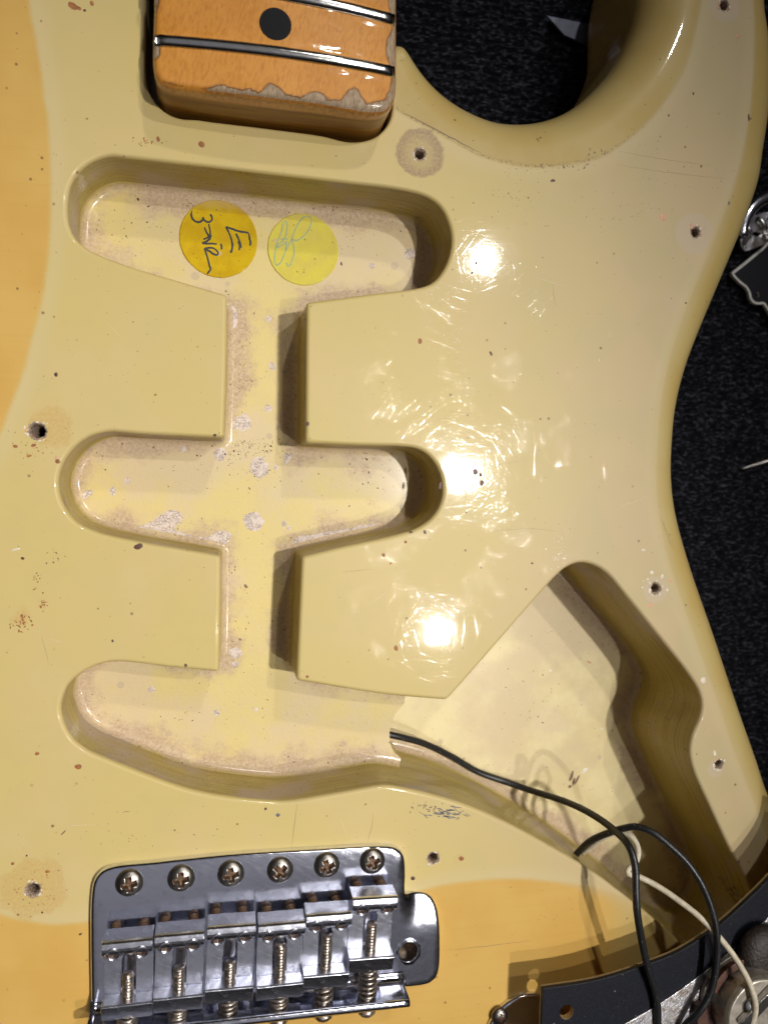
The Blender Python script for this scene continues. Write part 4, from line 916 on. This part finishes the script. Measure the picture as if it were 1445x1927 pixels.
# ---- jack plate under the guard's corner
def jack():
    z = 1.1; c = P(992, 1953, z)[:2]; r = 11.6
    end = [c + r * np.array([math.cos(a), math.sin(a)]) for a in np.linspace(.25, math.pi + .1, 26)]
    poly = ccw(np.array(end + [c + np.array([-10, -30]), c + np.array([0, -38]), c + np.array([12, -30])])); poly = smooth_closed(resample(poly, .8), 1.6)
    mb = MB(); n = out_normals(poly); m = len(poly); prev = None
    for o_, zz in ((0, .0), (0, .9), (-.35, 1.25), (-.9, 1.2), (-2.2, .95)):
        i = mb.verts(np.c_[poly + n * o_, np.full(m, zz)])
        if prev is not None: mb.strip(prev, i)
        prev = i
    p, t = fill([ccw(poly - n * 2.2)]); mb.faces([tuple(prev[i] for i in f) for f in t])
    jp = mb.build('jack_plate', M['chrome'], guitar)
    q = P(941, 1914, 1.5); s = MB()
    s.lathe([(2.3, -.3), (2.25, .2), (1.8, .75), (1.0, 1.05), (.45, 1.1)], (q[0], q[1], 1.0), n=28)
    s.box(q[0] - 1.2, q[0] + 1.2, q[1] - .22, q[1] + .22, 1.9, 2.13, 1); s.box(q[0] - .22, q[0] + .22, q[1] - 1.2, q[1] + 1.2, 1.9, 2.14, 1)
    s.build('plate_screw', [M['screw'], M['phenolic']], jp)
jack()

# ------------------------------------------------------------------ the flipped pickguard with its electronics
ZG = 12.6
gcen = P(1425, 1905, ZG)
guard = empty('pickguard', (gcen[0], gcen[1], 0)); tag(guard, 'black pickguard turned face down with foil shield and control pot on top', 'pickguard')
def build_guard():
    e0 = PP([(1021, 1861), (1126, 1844), (1220, 1814), (1277, 1791), (1352, 1742), (1409, 1691), (1445, 1655), (1490, 1600), (1530, 1530)], ZG)
    edge = catmull(e0, 1.2, False); fr = P(1019, 1927, ZG)[:2]; dn = (fr - e0[0]) / np.linalg.norm(fr - e0[0])
    poly = np.vstack([edge, [e0[-1] + np.array([25, -10]), np.array([190, -150]), np.array([175, -205]), e0[0] + dn * 75 + np.array([20, 0]), e0[0] + dn * 70]]); poly = ccw(poly)
    hole = circle(P(1066, 1905, ZG)[:2], 1.75, 26)
    mb = MB(); mb.prism(poly, ZG - 1.1, ZG, 0, [hole], 1); mb.prism(poly, ZG - 1.7, ZG - 1.103, 1, [hole], 1)
    bevel(mb.build('guard_plate', [M['guard'], M['ply']], guard, smooth=False), .15, 2)
    f0 = PP([(1150, 1942), (1175, 1927), (1239, 1890), (1352, 1808), (1445, 1726), (1520, 1640)], ZG + .3)
    f1 = catmull(f0, 1.5, False); foil = ccw(np.vstack([f1, [f1[-1] + np.array([20, -30]), np.array([175, -160]), np.array([165, -195]), f1[0] + np.array([20, -60]), f1[0] + np.array([-2, -20])]]))
    mb = MB(); mb.prism(foil, ZG + .02, ZG + .35, 0); bevel(mb.build('foil_shield', M['foil'], guard, smooth=False), .12, 2)
    pc = P(1432, 1912, ZG + 9); mb = MB()
    mb.lathe([(11.2, ZG + .35), (11.2, ZG + 1.6), (10.4, ZG + 1.7), (9.6, ZG + 1.8), (9.5, ZG + 7.8), (9.2, ZG + 8.6), (8.9, ZG + 9.0), (3, ZG + 9.02)], (pc[0], pc[1], 0), n=72)
    pot = bevel(mb.build('potentiometer', M['can'], guard, smooth=False), .25, 3, 25)
    mb = MB(); a0 = P(1398, 1832, ZG + 2)[:2] - pc[:2]
    arc = [(r, t) for r, t in [(11.8, t) for t in np.linspace(1.75, 2.75, 14)] + [(9.9, t) for t in np.linspace(2.75, 1.75, 14)]]
    mb.prism([pc[:2] + np.array([r * math.cos(t), r * math.sin(t)]) for r, t in arc], ZG + 3.2, ZG + 4.6, 0); bevel(mb.build('terminal_wafer', M['phenolic'], pot, smooth=False), .15)
    mb = MB(); b0, b1 = P(1400, 1935, ZG + 11), P(1462, 1868, ZG + 11); dd = b1 - b0; dd /= np.linalg.norm(dd); nn = np.array([-dd[1], dd[0], 0])
    mb.prism([(b0 + nn * s_)[:2] for s_ in (-1.3, 1.3)] + [(b1 + nn * s_)[:2] for s_ in (1.3, -1.3)], ZG + 9.06, ZG + 10.6, 0); bevel(mb.build('ground_strap', M['solder'], pot, smooth=False), .4, 3)
    mb = MB(); sc = P(1412, 1893, ZG + 9); mb.lathe([(2.6, 8.9), (2.3, 9.5), (1.2, 10.1), (.3, 10.3)], (sc[0], sc[1], ZG), n=18); mb.build('solder_joint', M['solder'], pot)
    kp = P(1432, 1790, ZG + 5); mb = MB()
    mb.lathe([(2.5, ZG + .35), (6.2, ZG + .6), (7.0, ZG + 2.2), (6.4, ZG + 4.4), (4.0, ZG + 5.4), (.5, ZG + 5.6)], (kp[0] + 2.5, kp[1] - 2, 0), n=30); mb.build('capacitor', M['cap'], guard)
    mb = MB(); tb = P(1330, 1908, ZG + 2); mb.prism([(tb[0] - 3.5, tb[1] - 3), (tb[0] + 3.5, tb[1] - 3.4), (tb[0] + 3.9, tb[1] + 2.2), (tb[0] + 1.0, tb[1] + 3.6), (tb[0] - 3.2, tb[1] + 2.4)], ZG + .36, ZG + 3.0); bevel(mb.build('selector_block', M['phenolic'], guard, smooth=False), .3)
    mb = MB(); mb.lathe([(8.6, .3), (8.9, 1.0), (7.6, 8.0), (6.8, 8.8), (3.1, 8.9), (3.1, ZG - 1.72)], (pc[0], pc[1], 0), n=36); mb.build('control_knob', M['clay'], guard)
build_guard()

# ------------------------------------------------------------------ loose wires
def wire(name, pts, r, mat, label, group=None):
    p = catmull(np.array([P(x, y, z) for x, y, z in pts]), .7, False); mb = MB(); mb.tube(p, r, 12)
    return tag(mb.build(name, mat), label, 'wire', group)
wire('wire', [(712, 1376, -19.5), (728, 1381, -19.3), (750, 1386, -19.8), (800, 1400, -22.5), (850, 1424, -26), (900, 1453, -28.2), (950, 1471, -27.5), (994, 1486, -24), (1062, 1508, -13), (1111, 1531, -3), (1156, 1563, 6.5), (1183, 1593, 13), (1194, 1627, 15), (1196, 1676, 16.5), (1198, 1714, 17), (1207, 1770, 16), (1220, 1827, 15), (1234, 1876, 14.2), (1237, 1927, 13.6), (1236, 1990, 13.5)], .92, M['blackwire'], 'long black wire running from the pickup cavity down over the pickguard edge', 'loose wires at the control cavity')
wire('wire', [(1070, 1622, -11), (1082, 1610, -9), (1092, 1599, -7), (1111, 1582, -3), (1145, 1567, 2), (1171, 1559, 5), (1198, 1556, 7.5), (1228, 1567, 10), (1258, 1590, 12), (1292, 1623, 14), (1318, 1661, 15.5), (1337, 1706, 16.5), (1347, 1748, 17), (1349, 1789, 17), (1345, 1831, 16.8), (1334, 1872, 16.5), (1315, 1903, 16.2), (1292, 1927, 15), (1262, 1960, 13.6)], .88, M['blackwire'], 'black wire arching out of the control cavity wall to the right of the white one', 'loose wires at the control cavity')
wire('wire', [(1096, 1605, -10), (1115, 1590, -6), (1146, 1570, -1), (1171, 1566, 2), (1187, 1573, 3.5), (1198, 1590, 4.2), (1200, 1608, 4.4), (1194, 1624, 4.5), (1181, 1636, 4.8), (1180, 1643, 5.2), (1202, 1650, 6), (1239, 1669, 8), (1277, 1695, 11), (1315, 1725, 14), (1352, 1763, 17), (1386, 1808, 20), (1409, 1850, 22.5), (1420, 1887, 23.2), (1418, 1914, 22.9), (1409, 1936, 22.6)], .74, M['whitewire'], 'off-white wire curling out of the control cavity to the silver pot', 'loose wires at the control cavity')

# ------------------------------------------------------------------ odds and ends on the carpet
ZC = -44.6
def blade():
    z = ZC + 1.2; p = PP([(1026, 27), (1116, 45), (1190, 60), (1180, 120), (1108, 87), (1061, 66)], z); mb = MB(); mb.prism(ccw(p), z - 1.0, z)
    o = bevel(mb.build('knife_blade', M['steel'], smooth=False), .35, 1); tag(o, 'dull grey pointed knife blade lying on the carpet under the cutaway horn', 'blade')
blade()
def laminated():
    z = ZC + 2.2; p = PP([(1376, 513), (1404, 491), (1435, 465), (1470, 425), (1560, 400), (1580, 640), (1480, 640), (1445, 584), (1437, 571), (1429, 573), (1418, 571), (1411, 562), (1409, 550), (1404, 541), (1392, 532), (1382, 522)], z)
    p = smooth_closed(resample(ccw(p), .5), .9); n = out_normals(p); h = circle(P(1425, 554, z)[:2], .9, 16)
    root = empty('scalloped_plate', (*p.mean(0), ZC)); tag(root, 'glossy black scalloped plate with a white edge on the carpet at right', 'plate')
    mb = MB(); mb.prism(p, z - 1.5, z - .25, 0, [h]); bevel(mb.build('white_layer', M['white'], root, smooth=False), .1)
    mb = MB(); mb.prism(p - n * .8, z - .245, z, 0, [h]); bevel(mb.build('black_layer', M['blackply'], root, smooth=False), .1)
laminated()
def hardware():
    z = ZC + 3; root = empty('metal_bracket', P(1425, 440, ZC)); tag(root, 'crumpled shiny metal bracket with a hole beside the guitar edge', 'bracket')
    p = PP([(1383, 452), (1392, 463), (1410, 470), (1432, 462), (1445, 448), (1470, 430), (1460, 405), (1432, 402), (1418, 404), (1404, 424), (1390, 440)], z); h = circle(P(1423, 440, z)[:2], .85, 16)
    p = resample(ccw(p), .8); zf = lambda q: z + 1.3 * np.sin(q[:, 0] * .55) + .9 * np.cos(q[:, 1] * .7)
    mb = MB(); mb.prism(p, lambda q: zf(q) - 1.2, zf, 0, [h]); bevel(mb.build('bent_plate', M['bracket'], root, smooth=False), .3, 2)
    for a, b in (((1422, 410), (1440, 436)), ((1400, 428), (1408, 440)), ((1440, 455), (1434, 444))):
        mb = MB(); p0, p1 = P(*a, z + 1.6), P(*b, z + 1.0); mb.tube(np.array([p0 + (p1 - p0) * t + np.array([0, 0, 1.0 * math.sin(math.pi * t)]) for t in np.linspace(0, 1, 10)]), np.interp(np.linspace(0, 1, 10), [0, .2, .8, 1], [.4, 1.0, 1.0, .4]), 12); mb.build('rib', M['bracket'], root)
    mb = MB(); zz = ZC + 9
    mb.tube(catmull(np.array([P(x, y, zz) for x, y in [(1470, 352), (1445, 369), (1425, 380), (1408, 398), (1396, 425), (1394, 445)]]), .8, False), 2.0, 16)
    o = mb.build('metal_tube', M['chrome']); tag(o, 'dark curved chrome tube lying over the shiny bracket at right', 'tube')
hardware()
def screw():
    z = ZC + 1.6; a, b = P(1395, 882, z), P(1475, 858, z); d = b - a; mb = MB(); mb.thread(b, a, 1.0, .75, .3, tip=4.5); L = np.linalg.norm(d)
    mb.lathe([(1.0, 0), (1.1, 1.2), (2.6, 3.0), (2.4, 4.2), (.8, 4.8)], b, d, n=20)
    o = mb.build('wood_screw', M['solder']); tag(o, 'small bright wood screw lying alone on the black carpet', 'screw')
screw()
